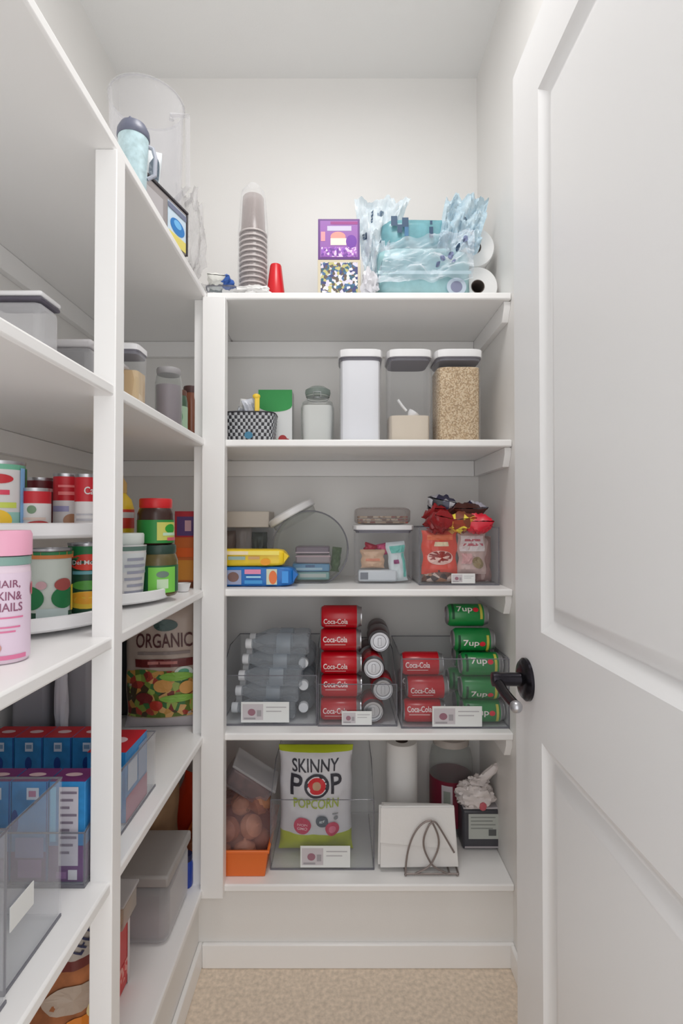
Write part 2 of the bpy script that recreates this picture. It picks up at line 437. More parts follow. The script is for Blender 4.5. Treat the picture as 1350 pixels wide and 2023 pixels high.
# cans --------------------------------------------------------------
def SPIN(a): return tuple((Matrix.Rotation(a, 4, 'X') @ Matrix.Rotation(PI/2, 4, 'Y')).to_euler())
def make_can(kind, label, loc, rot, group):
    R, L = .0325, .118
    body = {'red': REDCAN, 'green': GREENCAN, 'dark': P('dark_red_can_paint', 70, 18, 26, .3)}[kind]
    o = thing('drink_can', label, 'drink can', loc, rot=rot, group=group)
    mb = MB().lathe([(0, .004), (R*.72, .003), (R*.78, 0), (R*.86, .003), (R, .011), (R, L-.014), (R*.83, L-.003)], body, 36, mats=[SILVER, SILVER, SILVER, body, body, SILVER])
    fn = axis_face(R, L)
    if kind != 'green':
        mb.decal(fn, ('text', 'Coca-Cola', .08, .42, .66, .66, P('can_white', 236, 226, 226, .4)))
        mb.decal(fn, ('rect', .12, .30, .62, .325, P('can_white', 236, 226, 226, .4)))
    else:
        mb.decal(fn, ('text', '7up', .22, .36, .6, .70, P('can_white', 236, 226, 226, .4)))
        mb.decal(fn, ('disc', .68, .52, .07, .11, P('can_red_dot', 214, 30, 52, .4))); mb.decal(fn, ('rect', .1, .1, .16, .9, P('can_dark_green', 14, 70, 40, .4)))
        mb.decal(fn, ('rect', .78, .1, .84, .9, P('can_yellow', 196, 188, 70, .4)))
    mb.build('can_body', o)
    MB().lathe([(R*.84, L-.003), (R*.84, L), (R*.79, L), (R*.76, L-.005), (R*.60, L-.0052), (R*.56, L-.0062), (0, L-.006)], SILVER, 36, mats=[SILVER, SILVER, SILVER, SILVER, P('can_groove', 96, 96, 100, .4, metal=.6), SILVER]).build('can_lid', o)
    MB().box(-.005, .005, -.012, .010, L-.005, L-.0035, SILVER).build('pull_tab', o, .001)
    return o
# tin with label, upright
def tin(label, loc, r, h, rz, base, bands=(), decals=(), group=None, cat='tin', lidcol=None, name='food_tin'):
    o = thing(name, label, cat, loc, rz, group)
    MB().lathe([(0, .001), (r*.93, .001), (r*.98, 0), (r*.98, .004), (r*.96, .006)], SILVER, 36).build('base_rim', o)
    MB().lathe([(r*.96, h-.006), (r*.99, h-.003), (r*.99, h), (r*.94, h), (r*.93, h-.004), (0, h-.004)], lidcol or SILVER, 36).build('can_lid', o)
    mb = MB(); zs_ = [0]+[b[0] for b in bands]+[1]; ms = [base]+[b[1] for b in bands]
    for i in range(len(ms)): mb.lathe([(r*.965, .005+(h-.01)*zs_[i]), (r*.965, .005+(h-.01)*zs_[i+1])], ms[i], 36)
    fn = cyl_face(r*.965, h-.01, .005)
    for k, sp in enumerate(decals): mb.decal(fn, sp, .0006+.0003*k)
    mb.build('paper_label', o)
    return o
def screw_jar(label, loc, r, h, rz, body, lidm, lidh, labm=None, decals=(), name='jar', cat='jar', group=None, lab=(.15, .7), taper=1.0, fillm=None):
    o = thing(name, label, cat, loc, rz, group); hb = h-lidh
    MB().lathe([(0, .0005), (r*.88*taper, .0005), (r*taper, .006), (r, hb*.82), (r*.9, hb*.95), (r*.82, hb)], body, 36).build('jar_body', o)
    MB().lathe([(0, hb-.003), (r*.86, hb-.003), (r*.9, hb+.001), (r*.9, h-.003), (r*.86, h), (0, h)], lidm, 36).build('lid', o)
    if fillm: MB().lathe([(0, .004), (r*.9*taper, .004), (r*.93, hb*.78), (0, hb*.78)], fillm, 30).build('contents', o)
    if labm:
        z0, z1 = hb*lab[0], hb*lab[1]; r0 = r*taper+(r-r*taper)*lab[0]+.0006
        r1 = r*taper+(r-r*taper)*min(1, lab[1]/.82)+.0006
        mb = MB().lathe([(r0, z0), (r1, z1)], labm, 36); fn = cyl_face(r0, z1-z0, z0, r1)
        for k, sp in enumerate(decals): mb.decal(fn, sp, .0006+.0003*k)
        mb.build('paper_label', o)
    return o
def packet(label, cat, loc, w, h, t, mat, rot, seed=0, decals=(), group=None, bands=None, name='snack_packet', wr=.005):
    o = thing(name, label, cat, loc, rot=rot, group=group); mb = MB()
    fn = bag_mesh(mb, w, h, t, mat, seed, wr, bands, 14, 16); mb.build('wrapper', o)
    if decals:
        q = MB()
        for k, sp in enumerate(decals): q.decal(fn, sp, .0016+.0004*k)
        q.build('print', o, smooth=0)
    return o
def cxw(p0, p1, Y, py=1100): a, b = UX(p0, Y, py), UX(p1, Y, py); return (a+b)/2, b-a

# ================================================================= TOP SHELF OF THE BACK WALL
Z1, Z2, Z3, Z4, Z5 = [z+.0003 for z in SH]
# small clear tub with white and blue sachets
x, w_ = cxw(404, 466, 1.52)
o = thing('plastic_tub', 'small clear plastic tub of white and blue sachets beside the cup tower', 'tub', (x, 1.56, Z1))
MB().lathe([(0, .001), (w_*.40, .001), (w_*.42, .004), (w_*.5, .045), (w_*.52, .047)], FILM, 40, sq=5).build('tub_body', o)
MB().lathe([(w_*.50, .044), (w_*.53, .044), (w_*.53, .048), (w_*.50, .048)], EDGE, 40, sq=5).build('rim', o)
packet('white sachet lying flat in the small clear tub', 'sachet', (x-.018, 1.545, Z1+.052), .05, .06, .022, P('sachet_white', 226, 226, 220), (1.35, 0, .2), 3)
packet('blue and white sachet lying in the small clear tub', 'sachet', (x+.022, 1.545, Z1+.052), .04, .05, .022, P('sachet_blue', 52, 96, 176), (1.3, 0, -.3), 4)
packet('grey green sachet at the left of the small clear tub', 'sachet', (x-.028, 1.575, Z1+.053), .04, .045, .025, P('sachet_grey', 130, 140, 138), (.7, 0, .3), 5)
# tower of upside-down clear cups
CUPM = clear('smoky_cup_plastic', (.80, .77, .77), .28, .9, (.66, .60, .58), .12)
xc = UX(499, 1.56); cup0 = None
for k in range(15):
    nm = ['lowest', 'second', 'third', 'fourth', 'fifth', 'sixth', 'seventh', 'eighth', 'ninth', 'tenth', 'eleventh', 'twelfth', 'thirteenth', 'fourteenth', 'topmost'][k]
    lab = 'clear plastic cup upside down, %s counted from the shelf in the tall cup tower' % nm
    if not cup0:
        cup0 = thing('plastic_cup', lab, 'cup', (xc, 1.56, Z1), 0, 'nested clear cups on the top shelf')
        MB().lathe([(.0375, .001), (.0365, .006), (.0310, .112), (.029, .1155), (0, .1155)], CUPM, 32).build('cup_body', cup0)
        MB().lathe([(.0375, 0), (.0415, .0005), (.0415, .004), (.0375, .005)], P('cup_rim', 200, 192, 190, .3), 32).build('rim', cup0)
    else: dup(cup0, (xc, 1.56, Z1+.0152*k), (0, 0, .3*k), lab)
mb = MB(); vs_ = []; nn = 40
for j in range(31):
    t = j/30; z = .365*t; r = .0445-.011*max(0, (t-.6)/.4) - (.018*max(0, (t-.93)/.07))
    for i in range(nn):
        a = 2*PI*i/nn; rr = r*(1+.05*noise.noise(Vector((math.cos(a)*2, math.sin(a)*2, z*22)))); vs_.append((rr*math.cos(a), rr*math.sin(a), z))
mb.add(vs_, [(j*nn+i, j*nn+(i+1) % nn, (j+1)*nn+(i+1) % nn, (j+1)*nn+i) for j in range(30) for i in range(nn)], clear('thin_sleeve_film', (1, 1, 1), .05, .45, (.85, .86, .9), .1))
one_mesh('plastic_sleeve', mb, 'loose transparent sleeve around the tower of clear cups', 'plastic sleeve', (xc, 1.56, Z1))
# white crumpled bag at the foot of the tower
one_mesh('paper_napkin', MB().blob(.045, .022, .016, PAPER, .5, 7, xf=Matrix.Translation((0, 0, .014)), flat=-.0135), 'crumpled white napkin in front of the cup tower', 'napkin', (UX(500, 1.49), 1.485, Z1))
# red tapering cup stack
RED = P('red_plastic', 206, 24, 34, .3)
o = thing('red_tumbler', 'red tapered plastic tumbler standing upside down beside the cup tower', 'tumbler', (UX(544, 1.55), 1.55, Z1))
MB().lathe([(.028, .016), (.0285, .02), (.017, .118), (.015, .122), (0, .123)], RED, 32).build('tumbler_body', o)
MB().lathe([(0, .0005), (.032, .0005), (.032, .004), (.0275, .006), (.029, .015), (.0285, .019)], CUPM, 32).build('foot', o)
# purple box on patterned box
x, w_ = cxw(628, 713, 1.50, 540); h1 = UZ(513, 1.50)-Z1
carton('carton', 'small cardboard box with a blue, brown and white speckled picture, under the purple box', 'box', (x, 1.54, Z1), w_, .08, h1, P('cream_box_card', 206, 196, 172, .5),
       [('front', ('rect', .07, .04, .93, .93, patches('box_picture_flowers', [(96, 84, 76), (70, 110, 150), (226, 226, 226), (60, 66, 120), (190, 184, 120), (214, 208, 226), (50, 96, 120)], 130)))])
zt_ = UZ(432, 1.50)-Z1-h1-.001; PUR = P('purple_card', 98, 52, 128, .4)
carton('carton', 'purple cardboard box with a bright swirling picture, stacked on the speckled box', 'box', (x-.001, 1.54, Z1+h1+.001), w_*.97, .078, zt_, PUR,
       [('front', ('rect', .05, .05, .95, .95, P('lilac_print', 146, 92, 170, .4))), ('front', ('rect', .22, .70, .8, .82, P('grey_lilac', 196, 190, 214)), .001), ('front', ('rect', .30, .35, .68, .52, P('cream_flash', 244, 222, 206)), .001),
        ('front', ('disc', .48, .56, .18, .12, P('orange_flash', 236, 150, 140)), .0009), ('front', ('rect', .07, .45, .17, .68, P('pink_flash', 236, 150, 160)), .001), ('front', ('rect', .08, .06, .92, .30, patches('purple_dots', [(140, 80, 170), (226, 200, 230), (110, 60, 150), (180, 120, 200), (150, 90, 190)], 160)), .001),
        ('front', ('disc', .80, .44, .13, .16, P('deep_violet', 110, 50, 160)), .0011), ('front', ('rect', .3, .86, .95, .93, P('magenta_print', 150, 50, 130)), .001)])
# two white rolls seen end on at the right, with dark cores
def roll(label, loc, r, L, rot, group=None, name='paper_roll', core=.02):
    o = thing(name, label, 'paper roll', loc, rot=rot, group=group)
    MB().lathe([(core, 0), (r*.96, 0), (r, .004), (r, L-.004), (r*.96, L), (core, L)], PAPER, 48).build('paper', o)
    MB().lathe([(core+.0001, L+.0005), (core, 0-.0005), (core-.002, 0-.0005), (core-.002, L+.0005)], P('cardboard_core', 96, 84, 78, .8), 32).build('core_tube', o)
    return o
roll('white paper roll lying end on, lower one against the right wall', (.405, 1.55, Z1+.0595), .059, .11, (-PI/2, 0, 0), 'paper rolls beside the teal packs')
roll('white paper roll lying end on, upper one against the right wall', (.398, 1.56, Z1+.181), .060, .11, (-PI/2, 0, 0), 'paper rolls beside the teal packs')
# teal wrapped packs under crumpled film
TEAL = M('teal_wrapper', S((150, 188, 192)), .22, noisy=.14, bump=.5, scale=24); TEAL2 = M('deep_teal_wrapper', S((112, 164, 174)), .22, noisy=.18, bump=.5, scale=24); NAVY = P('navy_print', 44, 74, 104, .4)
def wrapped(label, x0, x1, y0, z0, hh, dd, mat, seed, txt=None, amp=.05):
    o = thing('wrapped_paper_pack', label, 'paper pack', ((x0+x1)/2, y0+dd/2, z0), group='teal wrapped paper packs')
    W_ = x1-x0
    MB().blob(W_/2, dd/2, hh/2, mat, amp, seed, 48, 30, .38, 2.2, Matrix.Translation((0, 0, hh/2)), flat=-hh/2+.0008).build('wrapper', o)
    q = MB()
    def fn(u, v, of): return (-W_/2+u*W_, -dd/2-.009-of, v*hh)
    for k, sp in enumerate(txt or []): q.decal(fn, sp, .0005+.0004*k)
    if txt: q.build('print', o, smooth=0)
    return o
xa, xb = UX(742, 1.52, 540), UX(932, 1.52, 540)
hA = UZ(487, 1.52)-Z1
wrapped('pale teal wrapped pack of paper rolls lying lowest on the top shelf', xa, xb, 1.50, Z1, hA, .20, TEAL, 2,
        [('disc', .82, .20, .10, .16, P('pale_badge', 176, 190, 204)), ('disc', .82, .20, .06, .1, P('badge_violet', 120, 124, 150)), ('rect', .02, .42, .97, .48, P('pale_teal_seam', 196, 220, 224))])
xb2 = UX(905, 1.56, 480); xa2 = UX(752, 1.56, 480)
wrapped('deep teal wrapped pack of paper rolls resting on the pale teal pack', xa2, xb2, 1.53, Z1+hA-.004, UZ(432, 1.55)-Z1-hA, .16, TEAL2, 5,
        [('rect', .12, .66, .20, .95, NAVY), ('rect', .20, .45, .26, .70, NAVY), ('rect', .26, .62, .34, .90, NAVY), ('rect', .29, .35, .34, .62, P('mid_navy', 60, 110, 150)), ('rect', .60, .3, .65, .62, NAVY), ('rect', .61, .68, .64, .80, NAVY)])
def film(label, corners, seed, loc, letters=None, amp=.012, n=34, mat=FILM):
    """crumpled sheet through four corner points (bilinear) with folds"""
    A, B, Cc, D_ = [Vector(p) for p in corners]
    def fn(u, v, of=0):
        p = A.lerp(B, u).lerp(D_.lerp(Cc, u), v); q = Vector((u*5+seed, v*4, seed*1.7))
        dy = amp*(noise.noise(q)*1.3+.8*abs(noise.noise(q*2.3))+.35*noise.noise(q*5)); dz = amp*.8*noise.noise(Vector((u*6, seed, v*2)))
        return (p.x, p.y-dy-of, p.z+dz)
    mb = MB()
    for th in (0, .0008):
        vs_ = [fn(i/n, j/n, th) for j in range(n+1) for i in range(n+1)]
        fs = [(j*(n+1)+i, j*(n+1)+i+1, (j+1)*(n+1)+i+1, (j+1)*(n+1)+i) for j in range(n) for i in range(n)]
        if th == 0: fs = [f[::-1] for f in fs]
        mb.add(vs_, fs, mat)
    for sp in (letters or []): mb.decal(fn, sp, .002)
    return one_mesh('plastic_wrap', mb, label, 'plastic wrap', loc, group='crumpled wrap around the teal packs', smooth=60)
FILM2 = clear('milky_film', (.93, .97, .99), .35, .95, (.80, .88, .93), .15)
U1 = lambda px, py, Y: (UX(px, Y, py), Y, UZ(py, Y))
film('torn clear wrap crumpled up behind the purple box', [U1(722, 560, 1.53), U1(752, 560, 1.53), U1(812, 396, 1.58), U1(700, 398, 1.56)], 3, (0, 0, 0), [('rect', .1, .55, .2, .62, NAVY), ('rect', .3, .75, .34, .9, NAVY), ('rect', .55, .4, .6, .5, NAVY), ('rect', .42, .82, .55, .86, P('grey_blue_print', 120, 140, 160))], .03, mat=FILM2)
film('white crinkled wrap draped low across the front of the teal packs', [U1(745, 560, 1.478), U1(935, 548, 1.478), U1(938, 452, 1.487), U1(765, 480, 1.487)], 8, (0, 0, 0),
     [('disc', .66, .45, .03, .07, P('violet_print', 112, 122, 156)), ('disc', .75, .58, .03, .09, P('violet_print', 112, 122, 156)), ('disc', .82, .66, .025, .07, NAVY), ('disc', .90, .76, .03, .08, P('violet_print', 112, 122, 156)), ('rect', .60, .3, .64, .36, P('violet_print', 112, 122, 156)), ('disc', .78, .38, .02, .06, P('violet_print', 112, 122, 156))], .016)
film('pale blue wrap bunched high over the right end of the teal packs', [U1(862, 500, 1.515), U1(944, 500, 1.515), U1(966, 392, 1.55), U1(882, 388, 1.55)], 13, (0, 0, 0), [('rect', .5, .6, .56, .66, NAVY), ('rect', .75, .3, .8, .38, NAVY), ('disc', .65, .15, .06, .06, NAVY)], .03, mat=clear('blue_film', (.88, .95, .98), .42, .95, (.66, .80, .88), .15))
# white rolls inside the torn wrap
roll('white paper roll peeping from the torn wrap above the deep teal pack', (UX(790, 1.62, 430), 1.72, Z1+hA+.055), .05, .1, (-PI/2, 0, .25), 'paper rolls beside the teal packs')
roll('white paper roll seen through the pale blue wrap', (UX(912, 1.58, 450), 1.62, UZ(440, 1.6)), .046, .09, (-PI/2, 0, 0), 'paper rolls beside the teal packs')
one_mesh('plastic_bag', MB().blob(.022, .02, .040, P('crinkled_white_bag', 206, 206, 212, .35), .45, 17, xf=Matrix.Translation((0, 0, .038)), flat=-.0375), 'small crinkled white bag between the speckled box and the teal packs', 'bag', (UX(730, 1.49, 550), 1.485, Z1))

# ================================================================= SECOND SHELF OF THE BACK WALL
# woven basket
x, w_ = cxw(436, 541, 1.51); hB = UZ(811, 1.50)-Z2
o = thing('woven_basket', 'small black and white woven basket of sachets at the left of the second shelf', 'basket', (x, 1.57, Z2))
mb = MB(); cols = [P('weave_dark', 44, 44, 50), P('weave_light', 178, 180, 184)]; n = 64; rows = 9
def rr(a, z):
    c, s_ = math.cos(a), math.sin(a); k = 1/((abs(c)**4+abs(s_)**4)**.25); g = .90+.10*z/hB
    return (w_/2*c*k*g, .055*s_*k*g, z)
for j in range(rows):
    for i in range(n):
        a0, a1 = 2*PI*i/n, 2*PI*(i+1)/n; z0, z1 = hB*j/rows, hB*(j+1)/rows; bu = 1.02
        am = (a0+a1)/2; pm = rr(am, (z0+z1)/2); pm = (pm[0]*bu, pm[1]*bu, pm[2])
        q = [rr(a0, z0), rr(a1, z0), rr(a1, z1), rr(a0, z1), pm]
        mb.add(q, [(0, 1, 4), (1, 2, 4), (2, 3, 4), (3, 0, 4)], cols[(i+j) % 2])
mb.add([rr(2*PI*i/n, .001) for i in range(n)], [tuple(range(n))], cols[0])
mb.build('woven_wall', o, smooth=0)
MB().tube([rr(2*PI*i/n, hB) for i in range(n)], .0022, cols[0], 6, closed=True).build('rim', o)
MB().decal(lambda u, v, f: (-.012+.03*u+.0, -.0585-f-.001, .008+.026*v), ('disc', .5, .5, .4, .4, P('teal_tag', 60, 120, 150))).build('tag', o, smooth=0)
sach = [('silver crumpled sachet', (160, 164, 172)), ('white crumpled sachet', (216, 216, 216)), ('grey crumpled sachet', (126, 128, 134)), ('pale crumpled sachet', (196, 200, 210))]
where = ['at the left of', 'in the middle of', 'standing at the back of', 'towards the right of']
for k, (nm, c) in enumerate(sach):
    packet('%s %s the woven basket' % (nm, where[k]), 'sachet', (x-.046+.024*k, 1.57+(.018 if k == 2 else -.012), Z2+.008),   .036, .105+.022*(k % 2), .024, P('sachet_tone_%d' % k, *c, .3), (.0, .28-.2*k, .2*k), 20+k, group='sachets in the woven basket', wr=.012)
one_mesh('wooden_stick', MB().box(-.004, .004, -.0015, .0015, 0, .12, P('pale_wood', 214, 196, 160), Matrix.Rotation(.12, 4, 'Y')), 'pale wooden stick standing up from the woven basket', 'stick', (UX(478, 1.57), 1.575, Z2+.004))
YEL = P('yellow_plastic', 232, 196, 60, .35)
o = thing('bag_clip', 'yellow plastic clip standing at the right of the woven basket', 'clip', (UX(508, 1.53), 1.525, Z2+.078), .2)
MB().box(-.007, .007, -.004, .004, 0, .055, YEL).box(-.016, .002, -.004, .004, -.01, .012, YEL).box(.002, .016, -.004, .004, -.01, .010, YEL).build('clip_arm', o, .002)
MB().blob(.011, .006, .008, YEL, .1, 2, xf=Matrix.Translation((-.002, 0, .057))).build('clip_tip', o)
# green and white carton
x, w_ = cxw(510, 577, 1.62); hC = UZ(770, 1.62)-Z2
carton('carton', 'white carton with a rounded green top and red berries, behind the woven basket', 'carton', (x, 1.655, Z2), w_, .07, hC, P('white_carton', 218, 220, 220, .5),
       [('front', ('rect', 0, .72, 1, 1, P('carton_green', 40, 150, 72)), .0004), ('front', ('disc', .5, .72, .49, .10, P('carton_green', 40, 150, 72)), .0006), ('front', ('disc', .72, .14, .13, .08, P('berry_red', 170, 40, 44)), .0006), ('front', ('disc', .86, .10, .08, .06, P('berry_red', 170, 40, 44)), .0006),
        ('front', ('disc', .55, .1, .08, .05, P('leaf_green', 120, 160, 80)), .0006), ('front', ('rect', .30, .42, .55, .46, P('leaf_green', 120, 160, 80)), .0006)])
# glass jar with clamp lid
x, w_ = cxw(591, 662, 1.56); hJ = UZ(757, 1.56)-Z2; r = w_/2
o = thing('glass_jar', 'square shouldered glass jar of white powder with a glass clamp lid', 'jar', (x, 1.56+r, Z2))
MB().lathe([(0, .0008), (r*.85, .0008), (r*.93, .006), (r*.95, hJ*.62), (r*.86, hJ*.72), (r*.62, hJ*.78), (r*.62, hJ*.84)], GLASS, 48, sq=5).build('jar_body', o)
MB().lathe([(0, .006), (r*.80, .006), (r*.87, hJ*.55), (r*.84, hJ*.66), (0, hJ*.67)], P('white_powder', 226, 226, 226, .9), 48, sq=5).build('contents', o)
GG = clear('green_glass', (.62, .68, .64), .45, .9, (.35, .41, .38))
MB().lathe([(0, hJ*.86), (r*.70, hJ*.86), (r*.74, hJ*.90), (r*.72, hJ*.95), (r*.45, hJ), (0, hJ)], GG, 40).build('lid', o)
MB().lathe([(r*.66, hJ*.835), (r*.68, hJ*.835), (r*.68, hJ*.858), (r*.66, hJ*.858)], P('rubber_seal', 150, 156, 150, .6), 40).build('rubber_seal', o)
MB().tube([(r*.62*math.cos(a), r*.62*math.sin(a), hJ*.80) for a in [2*PI*i/30 for i in range(30)]], .0012, SILVER, 6, closed=True).tube([(r*.2, -r*.64, hJ*.80), (r*.2, -r*.78, hJ*.88), (-r*.2, -r*.78, hJ*.88), (-r*.2, -r*.64, hJ*.80)], .0012, SILVER, 6).build('wire_clamp', o)
# three tall canisters
specs = [(668, 758, 'tall canister filled with white flour under a white lid', .80, P('flour_white', 232, 233, 238, .95), .90),
         (766, 857, 'tall canister about a third full of beige flour with a scoop inside', .30, P('beige_flour', 214, 202, 186, .95), None),
         (862, 958, 'tall canister full of rolled oats nearest the right wall', .82, patches('rolled_oats', [(206, 180, 146), (186, 158, 124), (222, 202, 172), (176, 150, 118), (220, 200, 170)], 300, .9, bump=.6), None)]
for (a, b, lab, fr, fm, _) in specs:
    Yf = 1.50; x0, x1 = UX(a, Yf, 800), UX(b, Yf, 800); hh = UZ(688, Yf)-Z2
    cn = canister(lab, x0, x1, Yf, Z2, hh, hh*(.89 if a == 668 else fr), fm, .026, group='tall square canisters on the second shelf')
x = UX(800, 1.55)
o = thing('scoop', 'white plastic scoop lying in the beige flour', 'scoop', (x, 1.57, Z2+.078), 0)
MB().tube([(-.02, -.025, .052), (-.008, -.022, .036), (.006, -.02, .02)], .004, WHITE, 8).build('handle', o)
MB().lathe([(0, 0), (.012, .002), (.017, .012), (.018, .02), (.0165, .02), (.011, .004), (0, .002)], WHITE, 24, Matrix.Translation((.018, -.018, -.001)) @ Matrix.Rotation(.6, 4, 'Y')).build('bowl', o)

# ================================================================= THIRD SHELF OF THE BACK WALL
# clear box with cream lid at the back
x0, x1 = UX(415, 1.66), UX(531, 1.66); 
o = thing('lidded_box', 'clear storage box with a cream lid behind the cookie packs', 'storage box', ((x0+x1)/2, 1.66, Z3))
hh = UZ(1010, 1.66)-Z3; wv = x1-x0
MB().box(-wv/2, wv/2, 0, .13, .0, .0025, CLOUDY).box(-wv/2, wv/2, 0, .0025, .0025, hh*.76, GLAZE).box(-wv/2, wv/2, .1275, .13, .0025, hh*.76, GLAZE).box(-wv/2, -wv/2+.0025, .0025, .1275, .0025, hh*.76, GLAZE).box(wv/2-.0025, wv/2, .0025, .1275, .0025, hh*.76, GLAZE).build('box_body', o, smooth=0)
MB().box(-wv/2-.001, wv/2+.001, -.002, .132, hh*.765, hh, P('cream_lid', 204, 196, 186, .5)).build('lid', o, .003)
for k, (c, dx, w2, h2) in enumerate([((132, 108, 96), -.05, .06, .15), ((160, 150, 146), 0.005, .055, .165), ((70, 78, 72), .055, .05, .145)]):
    packet('%s snack bar packet inside the cream lidded box' % ['brown', 'pale grey', 'dark green'][k], 'packet', (x0+wv/2+dx, 1.715, Z3+.004), w2, h2, .03, P('boxed_tone_%d' % k, *c), (0, 0, .1*k), 30+k, group='packets in the cream lidded box')
# cookie packs
def cookie_pack(label, x0, x1, y0, z, hh, dd, mat, decs, seed):
    W_ = x1-x0; o = thing('cookie_pack', label, 'cookie pack', ((x0+x1)/2, y0+dd/2, z), group='flat cookie packs')
    mb = MB().blob(W_/2, dd/2, hh/2, mat, .03, seed, 44, 24, .32, 2.5, Matrix.Translation((0, 0, hh/2)), flat=-hh/2+.0005)
    for sx in (-1, 1):
        mb.add([(sx*W_*.49, -dd*.42, hh*.2), (sx*W_*.49, dd*.42, hh*.2), (sx*(W_*.5+.010), dd*.44, hh*.5), (sx*(W_*.5+.012), -dd*.44, hh*.62), (sx*W_*.49, -dd*.42, hh*.85), (sx*W_*.49, dd*.42, hh*.85)],
               [(0, 1, 2, 3), (4, 3, 2, 5), (0, 3, 4), (1, 5, 2)], mat)
    mb.build('wrapper', o)
    q = MB(); fn = lambda u, v, of: (-W_/2+u*W_, -dd/2-.003-of, v*hh)
    for k, sp in enumerate(decs): q.decal(fn, sp, .0006+.0004*k)
    q.build('print', o, smooth=0)
    return o
BLUEP = P('cookie_blue', 22, 110, 190, .3); YELP = P('cookie_yellow', 240, 206, 40, .3)
hb_ = UZ(1120, 1.50)-Z3
cookie_pack('blue cookie pack lying under the yellow pack', UX(420, 1.50), UX(580, 1.50), 1.50, Z3, hb_, .072, BLUEP,
            [('rect', .17, .12, .36, .85, P('pack_grey_picture', 150, 160, 190)), ('disc', .26, .5, .07, .25, P('cookie_brown', 120, 90, 84)), ('rect', .40, .65, .60, .88, P('pack_pink', 226, 140, 176)), ('rect', .42, .46, .60, .54, P('pack_light_blue', 170, 220, 244)), ('rect', .40, .16, .62, .34, P('pack_sky', 60, 150, 214)),
             ('rect', .67, .12, .80, .9, P('pack_pale', 206, 214, 190)), ('disc', .75, .48, .05, .34, P('pack_orange', 226, 116, 60)), ('rect', .86, .2, .94, .8, P('pack_mid_blue', 60, 150, 230))], 3)
cookie_pack('yellow cookie pack lying on the blue pack', UX(420, 1.505), UX(562, 1.505), 1.505, Z3+hb_+.0005, UZ(1086, 1.505)-Z3-hb_, .066, YELP,
            [('rect', .18, .68, .93, .92, P('pack_light_yellow', 250, 232, 110)), ('rect', .20, .70, .50, .90, P('pack_cream', 244, 226, 190)), ('rect', .22, .40, .46, .60, P('pack_grey_green', 150, 176, 170)), ('disc', .74, .28, .07, .2, P('pack_deep_orange', 240, 160, 30)), ('rect', .5, .42, .66, .6, P('pack_tan', 206, 164, 110))], 6)
# round cookie jar lying tilted, with a white screw lid
Yj = 1.64; xj = UX(615, Yj); rj = 72*Yj/F; zc = UZ(1082, Yj)-Z3
o = thing('cookie_jar', 'round clear cookie jar with a tilted white lid, holding snack packs', 'jar', (xj, Yj, Z3))
RX = Matrix.Rotation(PI/2, 4, 'X'); dj = .13
mb = MB(); n = 56; prof = [(0, .5), (.90, .5), (.975, .46), (1, .40), (1, -.40), (.975, -.46), (.90, -.5), (0, -.5)]; vs_ = []
for (k, yy) in prof:
    for i in range(n):
        a = 2*PI*i/n; vs_.append((rj*k*math.cos(a), yy*dj, max(.001, zc+rj*k*math.sin(a))))
mb.add(vs_, [(j*n+i, (j+1)*n+i, (j+1)*n+(i+1) % n, j*n+(i+1) % n) for j in range(7) for i in range(n)], GLASS); mb.build('jar_body', o)
ax = Vector((-.49, 0, .87)); q_ = Vector((0, 0, 1)).rotation_difference(ax).to_matrix().to_4x4(); ctr = Vector((0, 0, zc))+ax*(rj*.90)
MB().tube([(rj*math.cos(2*PI*i/60), -dj*.42, max(.002, zc+rj*math.sin(2*PI*i/60))) for i in range(60)], .0022, EDGE, 6, closed=True).build('rim_bead', o)
MB().lathe([(rj*.60, -.012), (rj*.62, .004), (rj*.62, .012)], GLASS, 40, Matrix.Translation(ctr) @ q_).build('neck', o)
MB().lathe([(0, .010), (rj*.66, .010), (rj*.69, .013), (rj*.69, .028), (rj*.65, .032), (0, .032)], WHITE, 40, Matrix.Translation(ctr) @ q_).build('lid', o)
def flatpack(name, label, cat, loc, w, d, h, mat, rz=0, decs=(), group=None, stripes=None):
    o = thing(name, label, cat, loc, rz, group); mb = MB().box(-w/2, w/2, -d/2, d/2, 0, h, mat); mb.build('wrapper', o, min(w, d, h)*.18)
    if decs:
        q = MB()
        for k, sp in enumerate(decs): q.decal(box_face(w, d, h), sp, .0006+.0003*k)
        q.build('print', o, smooth=0)
    return o
flatpack('wipes_pack', 'pale aqua pack lying lowest in the round jar', 'snack pack', (xj+.008, Yj, Z3+.008), .098, .09, .024, P('aqua_wrapper', 132, 178, 178, .35), 0, [('rect', .1, .35, .9, .8, P('aqua_band', 196, 206, 204))], 'packs in the round jar')
flatpack('wipes_pack', 'blue pack lying second from the bottom in the round jar', 'snack pack', (xj+.0, Yj, Z3+.033), .112, .09, .024, P('sky_wrapper', 84, 144, 188, .35), .05, [('rect', .1, .2, .8, .5, P('pale_sky', 166, 200, 222)), ('rect', .35, .55, .6, .85, P('deep_sky', 40, 90, 140))], 'packs in the round jar')
flatpack('wipes_pack', 'mauve grey pack lying third from the bottom in the round jar', 'snack pack', (xj+.008, Yj, Z3+.058), .105, .09, .026, P('mauve_wrapper', 148, 132, 140, .35), 0, [('rect', .0, .75, 1, .88, P('mauve_stripe', 190, 160, 170))], 'packs in the round jar')
flatpack('wipes_pack', 'plum striped pack lying on top in the round jar', 'snack pack', (xj+.006, Yj, Z3+.086), .102, .085, .022, P('plum_wrapper', 108, 88, 108, .35), 0, [('rect', .0, .1, 1, .3, P('plum_stripe', 180, 160, 172))], 'packs in the round jar')
packet('green packet standing at the right side in the round jar', 'snack pack', (xj+.072, Yj, Z3+.030), .03, .075, .02, P('dark_green_wrapper', 72, 100, 56), (0, .12, .3), 9)
